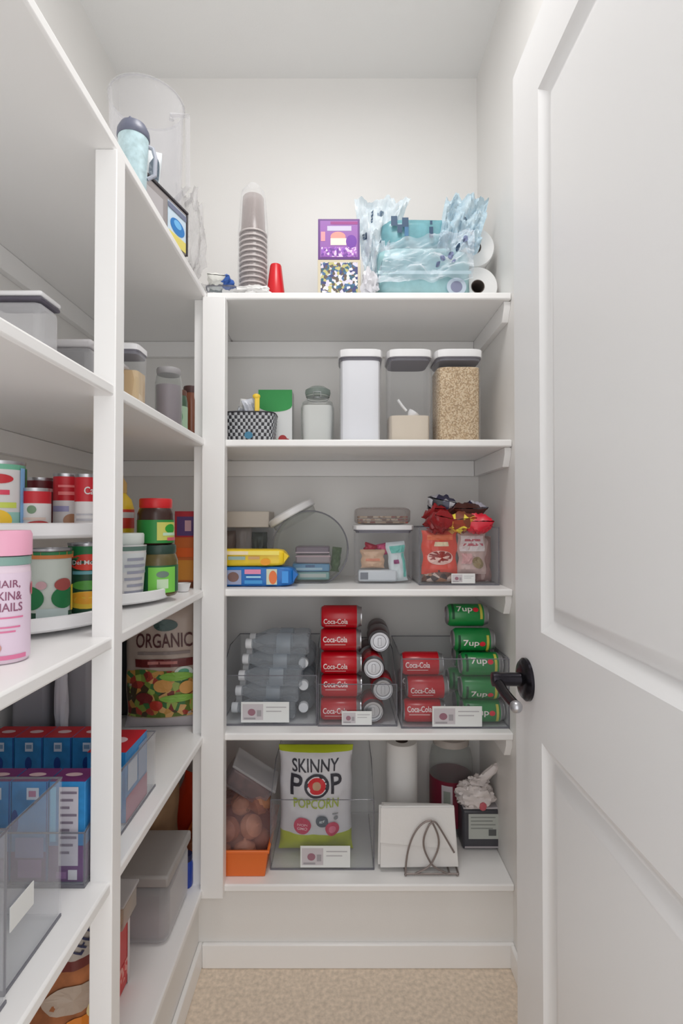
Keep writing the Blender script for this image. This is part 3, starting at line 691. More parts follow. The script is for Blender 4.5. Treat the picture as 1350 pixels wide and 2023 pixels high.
# short canister holding packets
Yf = 1.56; x0, x1 = UX(698, Yf), UX(821, Yf); hO = UZ(1037, Yf)-Z3
canister('short wide canister of mixed sachets under a white lid on the third shelf', x0, x1, Yf, Z3, hO, 0, None, .018, dd=.13)
xm = (x0+x1)/2
packet('beige cracker packet inside the short wide canister', 'snack packet', (xm-.032, Yf+.035, Z3+.045), .072, .055, .025, P('beige_wrapper', 206, 172, 146), (0, 0, 0), 41, [('rect', .2, .38, .8, .52, P('pack_rust', 212, 140, 116))], 'sachets in the short wide canister')
packet('white and teal striped sachet leaning at the right in the short wide canister', 'snack packet', (xm+.046, Yf+.03, Z3+.006), .055, .118, .022, P('white_teal_wrapper', 206, 216, 220), (0, -.1, 0), 42, [('rect', .2, .72, .95, .9, P('mint_print', 110, 190, 180)), ('rect', .8, .1, .95, .7, P('mint_print', 110, 190, 180)), ('rect', .3, .45, .6, .55, P('plum_print', 140, 60, 110))], 'sachets in the short wide canister')
packet('crimson sachet at the top left in the short wide canister', 'snack packet', (xm-.044, Yf+.05, Z3+.083), .04, .035, .022, P('crimson_wrapper', 176, 30, 60), (0, .3, 0), 43, group='sachets in the short wide canister')
packet('pink sachet in the middle top of the short wide canister', 'snack packet', (xm+.004, Yf+.05, Z3+.083), .036, .035, .022, P('pink_wrapper', 206, 80, 126), (0, -.2, 0), 44, group='sachets in the short wide canister')
flatpack('snack_pack', 'white box with a small barcode lying at the bottom of the short wide canister', 'snack pack', (xm-.018, Yf+.032, Z3+.006), .115, .04, .034, P('pale_box', 204, 210, 216), 0, [('rect', .05, .2, .25, .8, P('barcode_grey', 120, 124, 134))])
# clear tray of crackers on that lid
o = thing('cracker_tray', 'clear lidded tray of brown crackers resting on the short wide canister', 'tray', (xm-.002, Yf+.075, Z3+hO+.0006))
tw = .168
MB().blob(tw/2, .065, .026, clear('tray_plastic', (.8, .78, .77), .22, .8, (.6, .56, .55)), .02, 3, 40, 20, .35, 1, Matrix.Translation((0, 0, .0265))).build('tray_body', o)
for k in range(3): MB().box(-tw*.44, tw*.44, -.055, .055, .004+.008*k, .0095+.008*k, patches('cracker_mix', [(176, 140, 104), (206, 184, 156), (120, 78, 56), (214, 198, 176), (150, 60, 50)], 95, .8)).build('cracker_layer', o, .001)
# clear bin of sweets
Yf = 1.535; x0, x1 = UX(829, Yf), UX(986, Yf); hf = UZ(1042, Yf)-Z3
bin_('clear bin crammed with red and white sweet bags at the right of the third shelf', x0, x1, Yf, 1.79, Z3, hf, hf, (UX(915, Yf), .068, .028, .006)); 
sw = [(871, 1058, .105, .128, (226, 74, 52), 'bright orange red sweet bag at the front left of the sweet bin', [('rect', .12, .78, .88, .9, P('sweet_orange', 240, 120, 70)), ('rect', .35, .64, .72, .74, P('sweet_cream', 240, 224, 190)), ('disc', .5, .38, .4, .16, P('sweet_pale_ring', 240, 200, 190)), ('disc', .5, .4, .36, .13, P('sweet_dark_red', 150, 34, 24))]),
      (936, 1056, .085, .122, (206, 178, 172), 'pale pink and white sweet bag beside the orange red bag', [('rect', .08, .55, .92, .92, P('sweet_white', 232, 222, 222)), ('rect', .14, .68, .86, .74, P('sweet_rose', 196, 90, 106)), ('rect', .2, .79, .8, .84, P('sweet_rose', 196, 90, 106)), ('rect', .1, .25, .45, .5, P('sweet_rose_pale', 220, 170, 170)), ('disc', .7, .28, .2, .14, P('sweet_olive', 150, 130, 90))])]
for k, (px, py, ww, hh, c, lab, decs) in enumerate(sw):
    packet(lab, 'sweet bag', (UX(px, Yf), Yf+.022+.004*k, Z3+.030), ww, hh, .03, P('sweet_tone_%d' % k, *c, .35), (0, 0, 0), 50+k, decs, 'sweet bags in the clear bin', wr=.008)
packet('brown sweet bag lying under the orange red bag', 'sweet bag', (x0+.065, Yf+.035, Z3+.005), .11, .05, .045, patches('sweet_mix_brown', [(110, 70, 56), (170, 120, 90), (60, 40, 40), (200, 180, 170)], 70, .4), (0, 0, 0), 53, group='sweet bags in the clear bin')
packet('grey brown sweet bag standing against the right side of the bin', 'sweet bag', (x1-.032, Yf+.05, Z3+.005), .05, .135, .04, patches('sweet_mix_grey', [(150, 110, 104), (190, 160, 154), (120, 70, 64)], 40, .4, (1, 1, .3)), (0, 0, .2), 54, group='sweet bags in the clear bin')
top_ = [(-.070, .03, .07, .075, .05, (140, 24, 30), (1.2, .2, .3), 'dark crimson'), (.0, .04, .085, .07, .045, (196, 130, 60), (1.25, -.1, .1), 'tan and yellow'), (.062, .03, .085, .06, .042, (214, 28, 54), (1.3, 0, -.2), 'bright red'),
        (.02, .10, .12, .07, .04, (90, 44, 36), (1.2, 0, .4), 'dark brown'), (-.03, .12, .09, .07, .04, (206, 206, 212), (1.1, .2, -.2), 'black and white chequered'), (.055, .12, .09, .055, .03, (214, 214, 226), (1.4, 0, .1), 'glossy white'), (-.06, .11, .08, .07, .04, (176, 40, 44), (1.2, 0, .5), 'brick red')]
for k, (dx, dy, ww, hh, t, c, rt, cn) in enumerate(top_):
    zz = Z3+hf+.004 + (.018 if dy < .06 else .046) + (.020 if k in (4, 5) else 0)
    mt = P('top_sweet_%d' % k, *c, .3) if k not in (1, 4, 5) else patches('top_mix_%d' % k, {1: [(206, 150, 60), (150, 60, 40), (226, 206, 70), (120, 60, 40)], 4: [(206, 206, 212), (34, 34, 46), (190, 190, 200), (60, 60, 90)], 5: [(226, 226, 236), (40, 34, 70), (210, 210, 226)]}[k], 45, .3)
    packet('%s sweet bag in the heap on top of the bin' % cn, 'sweet bag', ((x0+x1)/2+dx, Yf+dy, zz-.02), ww, hh, t, mt, rt, 60+k, group='sweet bags heaped above the clear bin', wr=.014)
packet('grey snack bar packet lying across the front edge of the heap', 'sweet bag', ((x0+x1)/2+.02, Yf+.014, Z3+hf+.0), .12, .04, .02, patches('bar_grey', [(130, 140, 140), (190, 196, 196), (90, 70, 60)], 90, .4), (.9, 0, .1), 70, group='sweet bags heaped above the clear bin')

# ================================================================= FOURTH SHELF OF THE BACK WALL
# bin of water bottles
Yf = 1.505; A0, A1 = UX(438, Yf), UX(626, Yf); bh = UZ(1330, Yf)-Z4; bt = UZ(1252, 1.79)-Z4
bin_('clear bin of water bottles at the left of the fourth shelf', A0, A1, Yf, 1.79, Z4, .14, bt, (UX(525, Yf), .135, .057, .010))
WATER = clear('water_bottle_plastic', (.84, .86, .88), .22, .85, (.62, .66, .70), .06)
bt0 = None; R = .031; k = 0
pos = []
for row in range(5):
    for col in range(2):
        pos.append((row, col))
ords = ['lowest', 'second', 'third', 'fourth', 'topmost']
for (row, col) in pos:
    yy = Yf+.045+col*.072+.006*(row % 2); zz = Z4+.0045+R+row*(.0405); zz = Z4+.0045+R+row*.046+.0*col
    xx = A0+.022+.010*row
    lab = 'clear water bottle lying in the %s row of its bin, %s' % (ords[row], 'at the front' if col == 0 else 'at the back')
    if not bt0:
        bt0 = thing('water_bottle', lab, 'bottle', (xx, yy, zz), rot=(0, PI/2, 0), group='water bottles in the clear bin')
        prof = [(0, .182), (.0001, .182)]
        MB().lathe([(.0125, .018), (.014, .024), (.024, .048), (R*.98, .066), (R, .08), (R*.93, .095), (R, .105), (R*.93, .118), (R, .13), (R*.94, .142), (R, .155), (R, .178), (R*.8, .184), (0, .180)], WATER, 28).build('bottle_body', bt0)
        MB().lathe([(0, .0), (.0135, .0), (.0145, .002), (.0145, .017), (.0125, .018)], P('bottle_cap', 226, 228, 232, .4), 24).build('cap', bt0)
        MB().lathe([(R*.985, .092), (R*1.006, .094), (R*1.006, .130), (R*.985, .132)], clear('bottle_wrap', (.8, .84, .88), .35, .8, (.6, .66, .72)), 28).build('wrap_label', bt0)
    else: dup(bt0, (xx, yy+.001, zz), (0, PI/2, .02*((row*3+col) % 3-1)), lab)
lab3 = ['lowest', 'middle', 'upper']
for r_i in range(3):
    dup(bt0, (A1-.04, Yf+.04+.0*r_i, Z4+.0045+R+.064*r_i), (-PI/2, 0, 0), 'clear water bottle lying cap forward at the right of its bin, %s of three' % lab3[r_i])
# bin of red cans
Yb = 1.50; B0, B1 = UX(629, Yb), UX(784, Yb)
bin_('clear bin of red cola cans in the middle of the fourth shelf', B0, B1, Yb, 1.785, Z4, UZ(1352, Yb)-Z4, .185, (UX(705, Yb), .084, .038, .005))
zc0 = Z4+.0042+.0328; pit = .0657; G = 'drink cans on the fourth shelf'
red0 = None; xx = B0+.004
hn = ['lowest', 'second lowest', 'middle', 'second highest', 'highest']
for k in range(5):
    lab = 'red cola can lying %s in the left column of the middle bin' % hn[k]
    if not red0: red0 = make_can('red', lab, (xx, Yb+.040, zc0), (0, PI/2, 0), G)
    else: dup(red0, (xx+.0008*((k*2) % 3), Yb+.040+.002*(k % 2), zc0+pit*k), SPIN((.0, -.25, .2, -.1, .35)[k]), lab)
# end-on cans
dk0 = None
xe = [B1-.066, B1-.038, B1-.064, B1-.040]; pz = math.sqrt(pit**2-.027**2)+.001
for k in range(4):
    lab = 'silver ended can facing out, %s at right of the middle bin' % ['lowest', 'second lowest', 'second highest', 'highest'][k]
    src = dk0
    if k < 3: dup(red0, (xe[k], Yb+.008+.118, zc0+pz*k), (PI/2, 0, .0), lab)
    else:
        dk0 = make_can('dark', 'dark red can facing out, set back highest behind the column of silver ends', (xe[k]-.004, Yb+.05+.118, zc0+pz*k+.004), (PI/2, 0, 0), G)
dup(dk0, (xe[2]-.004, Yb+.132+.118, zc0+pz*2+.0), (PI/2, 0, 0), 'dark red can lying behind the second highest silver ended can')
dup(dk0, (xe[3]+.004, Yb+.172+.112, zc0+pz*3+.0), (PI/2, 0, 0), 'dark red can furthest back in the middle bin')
# bin of red and green cans
Yc = 1.485; C0, C1 = UX(793, Yc), XR-.0025
bin_('clear bin of red and green cans next to the door handle', C0, C1, Yc, 1.77, Z4, UZ(1302, Yc)-Z4, UZ(1302, Yc)-Z4+.002, (UX(902, Yc), .138, .056, .006))
for k in range(3):
    dup(red0, (C0+.004+(.014 if k == 1 else .004*(k == 0)), Yc+.040+.003*k, zc0+pit*k), SPIN((-.3, .15, .0)[k]), 'red cola can on its side, %s of three in the bin by the door handle' % ['lowest', 'middle', 'highest'][k])
gr0 = None
for k in range(5):
    lab = 'green soda can lying %s in the front column by the right wall' % hn[k]
    xx = C1-.128-(.018 if k == 3 else 0)-(.030 if k == 4 else 0)+.004*(k == 0); yy = Yc+.040+(.016 if k == 3 else 0)+(.04 if k == 4 else 0)
    if not gr0: gr0 = make_can('green', lab, (xx, yy, zc0), (0, PI/2, 0), G)
    else: dup(gr0, (xx, yy, zc0+pit*k), SPIN((0, .5, -.35, .25, -.6)[k]), lab)
for k in range(3): dup(gr0, (C1-.128-.02*(k == 1), Yc+.118+.004*k, zc0+pit*k), (0, PI/2, 0), 'green soda can lying behind the front green column, %s of three' % ['lowest', 'middle', 'highest'][k])
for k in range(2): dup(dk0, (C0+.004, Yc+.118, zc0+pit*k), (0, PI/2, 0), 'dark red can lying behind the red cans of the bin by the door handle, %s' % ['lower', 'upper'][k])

# ================================================================= LOWEST SHELF OF THE BACK WALL
# orange plastic bin of onions
ORANGE = P('orange_plastic', 226, 112, 44, .4)
Yo = 1.475; o0, o1 = -.445, UX(530, Yo, 1700); oh = .075; wv = o1-o0; od = .24
o = thing('orange_basket', 'orange plastic bin of onions in the left corner of the lowest shelf', 'bin', ((o0+o1)/2, Yo, Z5))
mb = MB(); t = .003
def ring(ins, z, flare): return [(-wv/2+ins+.01-flare, ins+.008-flare*.6, z), (wv/2-ins-.01+flare, ins+.008-flare*.6, z), (wv/2-ins-.01+flare, od-ins-.008+flare*.6, z), (-wv/2+ins+.01-flare, od-ins-.008+flare*.6, z)]
rg = [ring(0, 0, 0), ring(0, oh-.008, .009), ring(-.004, oh-.008, .009), ring(-.004, oh, .009), ring(t, oh, .009), ring(t, t, .0)]
vs_ = [p for r_ in rg for p in r_]
mb.add(vs_, [(3, 2, 1, 0)]+[(k*4+i, k*4+(i+1) % 4, (k+1)*4+(i+1) % 4, (k+1)*4+i) for k in range(5) for i in range(4)]+[(20, 21, 22, 23)], ORANGE)
mb.build('basket_body', o, .002)
ONM = M('onion_skin', S((176, 122, 92)), .5, noisy=.25, scale=30); ONP = M('onion_skin_pale', S((206, 160, 130)), .5, noisy=.2, scale=30)
on = [(-.02, .050, .036, .034), (.050, .052, .037, .034), (-.09, .06, .036, .034), (.02, .115, .036, .034), (.085, .115, .033, .033), (-.055, .125, .036, .034), (.0, .075, .088, .034), (.062, .08, .093, .036), (-.065, .08, .088, .034), (.03, .12, .138, .034), (.085, .11, .148, .030)]
on0 = []
desc = ['at the front of', 'at the front right corner of', 'at the front left of', 'in the middle of', 'against the right side of', 'at the back left of', 'in the second layer in the middle of', 'in the second layer at the right of', 'in the second layer at the left of', 'heaped high in', 'heaped high against the right side above']
for k, (dx, dy, dz, r) in enumerate(on):
    lab = 'brown onion %s the orange bin' % desc[k]
    if k < 2:
        q = thing('onion', lab, 'onion', ((o0+o1)/2+dx, Yo+dy, Z5+dz+.003), .5*k, 'onions in the orange bin')
        MB().lathe([(0, -r*.94), (r*.35, -r*.88), (r*.8, -r*.55), (r, -.05*r), (r*.86, r*.5), (r*.45, r*.8), (r*.16, r*.95), (r*.08, r*1.15), (0, r*1.15)], [ONM, ONP][k], 24).build('onion_skin', q)
        MB().lathe([(0, -r*1.02), (r*.12, -r*1.0), (r*.16, -r*.93)], P('onion_root', 150, 120, 90, .9), 12).build('root_end', q); on0.append(q)
    else: dup(on0[k % 2], ((o0+o1)/2+dx, Yo+dy, Z5+dz+.003), (.3*k, .5*k, k), lab)
NET = clear('purple_net', (.86, .78, .78), .22, .75, (.55, .36, .36), .5)
one_mesh('net_bag', MB().blob(.105, .088, .085, NET, .12, 12, 36, 24, .8, 3, Matrix.Translation((0, 0, .085))), 'pinkish net bag around the onions in the orange bin', 'net bag', ((o0+o1)/2+.025, Yo+.102, Z5+.006))
# tilted clamshell on top
o = thing('clamshell_box', 'clear clamshell box leaning tilted on the onions', 'food box', (UX(492, 1.58, 1530), 1.60, UZ(1545, 1.58)), rot=(.15, .60, .1))
CS = clear('clamshell_plastic', (.80, .76, .78), .22, .85, (.62, .58, .62), .1)
MB().box(-.07, .07, -.045, .045, -.035, .030, CS).build('tray', o, .010)
MB().box(-.074, .074, -.049, .049, .030, .038, CLOUDY).build('lid', o, .003)
MB().box(-.064, .064, -.040, .040, -.030, .026, M('dried_fruit', S((104, 66, 58)), .7, noisy=.5, scale=40, bump=.5)).build('contents', o, .008)
# popcorn bin and bag
Yp = 1.512; P0, P1 = UX(535, Yp, 1650), UX(739, Yp, 1650)
bin_('clear bin holding the popcorn bag on the lowest shelf', P0, P1, Yp, 1.79, Z5, UZ(1580, Yp)-Z5, .255, (UX(643, Yp, 1650), .140, .060, .008))
LIME = P('lime_green', 176, 190, 30, .4); BAGW = P('popcorn_white', 214, 214, 220, .35)
o = thing('popcorn_bag', 'white and lime green popcorn bag standing in the clear bin', 'popcorn bag', (UX(624, 1.58, 1600), 1.592, Z5+.012), rot=(-.02, 0, 0))
bw, bhh = .222, UZ(1477, 1.57)-Z5-.014
mb = MB(); fn = bag_mesh(mb, bw, bhh, .085, BAGW, 3, .006, [(0, .19, LIME), (.955, 1, LIME)], 30, 40); mb.build('bag_body', o)
q = MB(); DG = P('popcorn_dark', 52, 52, 62, .5); MAG = P('popcorn_magenta', 196, 40, 84, .5)
for k, sp in enumerate([('text', 'SKINNY', .18, .79, .82, .91, DG), ('text', 'P', .16, .57, .33, .77, DG), ('text', 'P', .71, .585, .86, .77, DG), ('disc', .52, .665, .165, .113, DG), ('disc', .52, .665, .13, .088, P('popcorn_pale_ring', 226, 216, 222)), ('disc', .52, .665, .115, .078, P('popcorn_red', 206, 34, 44)), ('disc', .52, .665, .05, .04, P('popcorn_kernel', 190, 150, 120)),
                        ('text', 'POPCORN', .20, .455, .82, .545, P('popcorn_lime_text', 160, 180, 20, .4)), ('disc', .32, .29, .12, .078, MAG), ('text', 'NON', .25, .285, .39, .31, P('pale_pink_print', 236, 190, 200)), ('text', 'GMO', .25, .25, .39, .275, P('pale_pink_print', 236, 190, 200)), ('disc', .60, .335, .085, .055, P('slate_badge', 70, 84, 98)), ('text', 'gf', .56, .32, .64, .35, P('pale_badge_print', 200, 210, 214)), ('disc', .735, .265, .095, .062, MAG), ('disc', .735, .262, .05, .032, P('rose_badge', 220, 110, 140)), ('disc', .79, .36, .03, .018, P('grey_badge', 130, 134, 140)), ('rect', .74, .395, .82, .405, P('grey_badge', 130, 134, 140))]):
    q.decal(fn, sp, .0022+.00035*k)
q.build('bag_print', o, smooth=0)
# paper towel roll
rt = roll('standing paper towel roll behind the napkin holder', (UX(794, 1.66, 1550), 1.66, Z5), 31*1.63/F, .30, (0, 0, 0), name='paper_towel_roll', core=.019)
rt['category'] = 'paper towel'
# napkin holder
Yn = 1.487; n0, n1 = UX(752, Yn, 1660), UX(914, Yn, 1660); xn = (n0+n1)/2
NAP = P('napkin_white', 226, 225, 224, .85); hn_ = UZ(1600, Yn)-Z5-.012
for k in range(4):
    lab = ['front white napkin in the wire napkin holder', 'second white napkin of the stack in the wire holder', 'third white napkin of the stack in the wire holder', 'rear white napkin in the wire napkin holder'][k]
    o = thing('paper_napkin', lab, 'napkin', (xn+(-.006 if k % 2 else 0), Yn+.016+.012*k, Z5+.015), group='napkins in the wire holder', rot=(0, .01*(k-1), 0))
    nw = n1-n0-.012*(k > 1); hk = hn_-.004*k
    MB().add([(-nw/2, -.005, 0), (nw/2-.008, -.005, 0), (nw/2-.018, -.002, hk), (-nw/2+.004, -.002, hk), (-nw/2, .005, 0), (nw/2-.008, .005, 0), (nw/2-.018, .003, hk), (-nw/2+.004, .003, hk)], [(0, 1, 2, 3), (7, 6, 5, 4), (0, 4, 5, 1), (1, 5, 6, 2), (2, 6, 7, 3), (3, 7, 4, 0)], NAP).build('folded_sheet', o, .002)
    if k == 0: MB().add([(-nw/2+.001, -.0066, hk*.42), (nw/2-.016, -.0066, hk*.30), (nw/2-.018, -.0036, hk*.98), (-nw/2+.004, -.0036, hk*.98), (-nw/2+.001, -.0052, hk*.42), (nw/2-.016, -.0052, hk*.30)], [(0, 1, 2, 3), (0, 4, 5, 1)], PAPER).build('folded_flap', o, 0)
WIRE = P('grey_wire', 140, 130, 127, .4, metal=.5)
o = thing('napkin_holder', 'grey wire napkin holder with curling loops at the front of the lowest shelf', 'napkin holder', (UX(852, Yn, 1680), Yn, Z5))
for s_, yy in (('front_loops', -.002), ('back_loops', .066)):
    mb = MB(); k = Yn/F
    def Q(px, py): return ((px-852)*k, yy, (1722-py)*k+.002)
    arcL = [Q(802, 1720)]+[Q(802+52*(1-math.cos(t*PI/2)), 1700-84*math.sin(t*PI/2)) for t in [i/12 for i in range(13)]]+[Q(852+14*math.sin(t*PI), 1616+38*t) for t in [i/8 for i in range(1, 9)]]
    mb.tube([Q(802+50*(1-math.cos(i/14*PI/2)), 1718-102*math.sin(i/14*PI/2)) for i in range(15)]+[Q(852+15*math.sin(i/16*PI), 1616+84*i/16) for i in range(1, 17)]+[Q(852-34*(i/6), 1700+20*(i/6)**.7) for i in range(1, 7)], .0027, WIRE)
    mb.tube([Q(897, 1678)]+[Q(897-40*(i/12)-5*math.sin(i/12*PI), 1678-60*math.sin(i/12*PI/2)) for i in range(1, 13)]+[Q(857-5-15*math.sin(i/16*PI), 1618+82*i/16) for i in range(1, 17)]+[Q(852+36*(i/6), 1700+20*(i/6)**.7) for i in range(1, 7)], .0027, WIRE)
    mb.build(s_, o)
mb = MB()
for px in (802, 888, 905): mb.tube([((px-852)*Yn/F, -.002, .006), ((px-852)*Yn/F, .066, .006)], .0027, WIRE)
mb.tube([((802-852)*Yn/F, -.002, .006), ((905-852)*Yn/F, -.002, .006)], .0027, WIRE)
for px in (802, 903):
    for yy in (-.002, .066): mb.blob(.004, .004, .004, WIRE, 0, xf=Matrix.Translation(((px-852)*Yn/F, yy, .0042)))
mb.build('base_frame', o)
# clear jar with burgundy label
o = thing('plastic_jar', 'large clear plastic jar with a burgundy label behind the napkins', 'jar', (UX(893, 1.71, 1550), 1.725, Z5)); r = .068
MB().lathe([(0, .001), (r*.92, .001), (r, .01), (r, .22), (r*.92, .25), (r*.78, .262), (r*.78, .27)], GLASS, 40).build('jar_body', o)
MB().lathe([(r*.80, .268), (r*.84, .268), (r*.84, .283), (r*.8, .288), (0, .288)], P('jar_lid_grey', 176, 168, 162, .5), 40).build('lid', o)
mb = MB().lathe([(r*1.005, .03), (r*1.005, .17)], P('burgundy_label', 120, 26, 50), 40); fn = cyl_face(r*1.005, .14, .03)
mb.decal(fn, ('rect', .30, .35, .46, .92, P('jar_label_white', 206, 200, 206))); mb.decal(fn, ('rect', .33, .5, .43, .8, P('jar_label_grey', 150, 158, 150)), .001)
mb.build('paper_label', o)
# black tub with white label
Yt = 1.60; x0, x1 = UX(914, Yt, 1650), UX(990, Yt, 1650); tw_ = x1-x0; th_ = UZ(1600, Yt)-Z5
o = thing('storage_tin', 'dark grey tub with a large white printed label against the right wall', 'tub', ((x0+x1)/2, Yt+tw_*.42, Z5))
MB().box(-tw_/2, tw_/2, -tw_*.42, tw_*.42, .001, th_, P('charcoal_plastic', 66, 66, 72, .4)).build('tub_body', o, .008)
MB().box(-tw_*.47, tw_*.47, -tw_*.40, tw_*.40, th_, th_+.006, P('pale_grey_plastic', 190, 186, 190, .4)).build('lid', o, .002)
q = MB(); fn = box_face(tw_, tw_*.84, th_)
q.decal(fn, ('rect', .16, .28, .93, .90, P('tub_label', 182, 186, 180, .6)))
for k in range(4): q.decal(fn, ('rect', .22, .80-.09*k, .86-.07*(k % 2), .83-.09*k, P('tub_label_text', 140, 144, 140)), .0009)
q.decal(fn, ('rect', .06, .05, .95, .10, P('tub_pale_stripe', 170, 164, 168)))
q.decal(fn, ('rect', .68, .36, .88, .52, P('tub_label_mark', 90, 92, 92)), .0009); q.build('paper_label', o, smooth=0)
# knotted white bag on the tub
o = thing('plastic_bag', 'knotted white plastic bag resting on the dark grey tub', 'bag', ((x0+x1)/2-.020, Yt+.012, Z5+th_+.0065))
BG = M('white_bag_plastic', S((218, 210, 208)), .3, bump=.4, scale=60)
MB().blob(.056, .040, .036, BG, .28, 31, 40, 26, .9, 2.6, Matrix.Translation((0, 0, .036)), flat=-.0355).build('bag_body', o)
MB().blob(.014, .012, .055, BG, .3, 33, 20, 16, 1, 3, Matrix.Translation((.040, 0, .092)) @ Matrix.Rotation(.85, 4, 'Y')).blob(.030, .02, .02, BG, .5, 35, xf=Matrix.Translation((.012, 0, .066))).build('bag_knot', o)
MB().blob(.011, .004, .012, P('bag_red_print', 190, 90, 100), .1, 3, xf=Matrix.Translation((.018, -.036, .016))).build('red_print', o)

# ================================================================= LEFT SHELVES, TOP
FR = lambda x, y: math.atan2(-x, y)          # turn towards someone standing in the doorway
# large clear jug
o = thing('clear_jug', 'very large clear cylindrical plastic jug standing on the top left shelf', 'jug', (-.482, 1.31, Z1)); r = .088
JG = clear('jug_plastic', (.95, .95, .96), .10, .70, (.78, .78, .79), .05)
MB().lathe([(0, .002), (r*.86, .002), (r*.92, .01), (r*.96, .2), (r, .405), (r*1.02, .412), (r*.98, .412), (r*.96, .40), (r*.92, .2), (r*.88, .014), (0, .012)], JG, 56).build('jug_body', o)
MB().tube([(r*1.01*math.cos(2*PI*i/48), r*1.01*math.sin(2*PI*i/48), .412) for i in range(48)], .003, JG, 8, closed=True).build('rim', o)
MB().tube([(r*.97*math.cos(a), r*.97*math.sin(a), z) for a, z in ((-.5, .34), (-.5, .352))]+[((r+.05)*math.cos(-.5), (r+.05)*math.sin(-.5), .33), ((r+.052)*math.cos(-.5), (r+.052)*math.sin(-.5), .16), (r*.95*math.cos(-.5), r*.95*math.sin(-.5), .13)], .006, JG, 8).build('handle', o)
# grey blue insulated cup in front of the jug
o = thing('travel_cup', 'pale blue cup with a slate grey domed lid in front of the large clear jug', 'cup', (-.405, 1.03, Z1), .3)
SLATE = P('slate_plastic', 96, 100, 118, .4)
MB().lathe([(0, .001), (.020, .001), (.024, .006), (.029, .118)], M('pale_blue_glass', S((176, 200, 206)), .2, noisy=.2, scale=60), 32).build('cup_body', o)
MB().lathe([(.0295, .118), (.031, .121), (.030, .133), (.024, .145), (.012, .151), (0, .152)], SLATE, 32).blob(.004, .004, .008, SLATE, 0, xf=Matrix.Translation((-.006, 0, .156))).build('lid', o)
MB().tube([(.027, 0, .11), (.036, -.0, .108), (.041, 0, .09), (.040, 0, .055), (.026, 0, .045)], .004, P('lilac_grey', 170, 174, 186, .4), 8).build('handle', o)
o = thing('pennant_pouch', 'white pouch with dark corner patches leaning beside the pale blue cup', 'pouch', (-.432, 1.175, Z1), rot=(0, .05, .3))
mb = MB(); fn = bag_mesh(mb, .045, .20, .016, P('pouch_white', 206, 212, 216, .4), 8, .004); mb.build('pouch_body', o)
MB().decal(fn, ('disc', .7, .72, .26, .2, P('pouch_slate', 84, 98, 110)), .0018).build('corner_patch', o, smooth=0)
MB().decal(fn, ('disc', .5, .12, .42, .1, P('pouch_dark', 62, 62, 84)), .0022).build('base_patch', o, smooth=0)
# long shallow box with dark rim
o = thing('framed_box', 'shallow dark rimmed box with blue and yellow label, on the top left shelf', 'box', (-.4035, 1.165, Z1), -.285)
BX = P('box_dark_rim', 60, 56, 60, .4)
MB().box(-.012, .012, -.095, .095, .001, .100, P('box_grey_card', 148, 142, 142, .6)).build('box_body', o, .002)
MB().box(-.015, .015, -.10, .10, .1005, .106, BX).box(-.014, .014, .0955, .1000, .001, .1005, BX).box(-.014, .014, -.1000, -.0955, .001, .1005, BX).build('dark_rim', o, .001)
q = MB(); fn = box_face(.0245, .19, .100, 'right')
for k, sp in enumerate([('rect', .60, .05, .98, .93, P('framed_white', 196, 214, 228)), ('rect', .60, .04, .98, .28, P('framed_yellow', 220, 206, 110)), ('disc', .80, .48, .15, .18, P('framed_blue', 40, 120, 190)), ('disc', .80, .54, .08, .09, P('framed_sky', 110, 180, 230)), ('rect', .08, .2, .5, .8, P('framed_mid_grey', 176, 172, 174)), ('rect', .60, .78, .98, .90, P('framed_slate', 110, 116, 140))]): q.decal(fn, sp, .0005+.0003*k)
fn2 = box_face(.024, .19, .100, 'front'); q.decal(fn2, ('rect', .1, .3, .9, .9, P('framed_white', 196, 214, 228)))
q.build('printed_label', o, smooth=0)
# crumpled translucent bags behind
GB = clear('grey_bag', (.95, .95, .95), .30, .75, (.68, .67, .67), .4)
one_mesh('plastic_bag', MB().blob(.045, .04, .150, GB, .4, 21, 36, 24, .9, 2.4, Matrix.Translation((0, 0, .148)), flat=-.147), 'greyish translucent bag puffed up behind the long shallow box', 'bag', (-.43, 1.475, Z1))
one_mesh('plastic_bag', MB().blob(.04, .04, .045, GB, .4, 25, 30, 20, .9, 2.4, Matrix.Translation((0, 0, .044)), flat=-.043), 'small greyish bag with a faint green tinge in the corner of the top shelf', 'bag', (-.425, 1.60, Z1))

# ================================================================= LEFT SHELVES, SECOND
def rect_tub(name, label, cat, x0, x1, y0, y1, z, h, lidh, body, lidm, gasket=None, fill=None, fillm=None, group=None, rnd=.012):
    o = thing(name, label, cat, ((x0+x1)/2, (y0+y1)/2, z), 0, group); w_, d_ = x1-x0, y1-y0; hb = h-lidh
    MB().box(-w_*.48, w_*.48, -d_*.48, d_*.48, .0005, hb, body).build('tub_body', o, rnd, seg=3)
    if gasket: MB().box(-w_*.49, w_*.49, -d_*.49, d_*.49, hb+.0003, hb+.007, gasket).build('gasket', o, .003); hb += .0075
    MB().box(-w_/2, w_/2, -d_/2, d_/2, hb, h, lidm).build('lid', o, min(.006, (h-hb)*.45), seg=3)
    if fill: MB().box(-w_*.44, w_*.44, -d_*.44, d_*.44, .004, fill, fillm).build('contents', o, rnd*.8)
    return o
GK = P('gasket_grey', 118, 116, 126, .5)
rect_tub('food_container', 'clear square container with a white lid and dark gasket, nearest on the second left shelf', 'food container', -.575, -.478, .845, .907, Z2, UZ(572, .845)-Z2, .016, CLOUDY, WHITE, P('dark_gasket', 84, 80, 92, .5), .04, P('pale_contents', 200, 196, 190))
rect_tub('food_container', 'wide flat translucent container behind the white lidded square container', 'food container', -.66, -.475, 1.01, 1.20, Z2, UZ(668, 1.01)-Z2, .014, CLOUDY, P('pale_grey_lid', 196, 194, 196, .4), None, .05, P('grey_contents', 170, 164, 162))
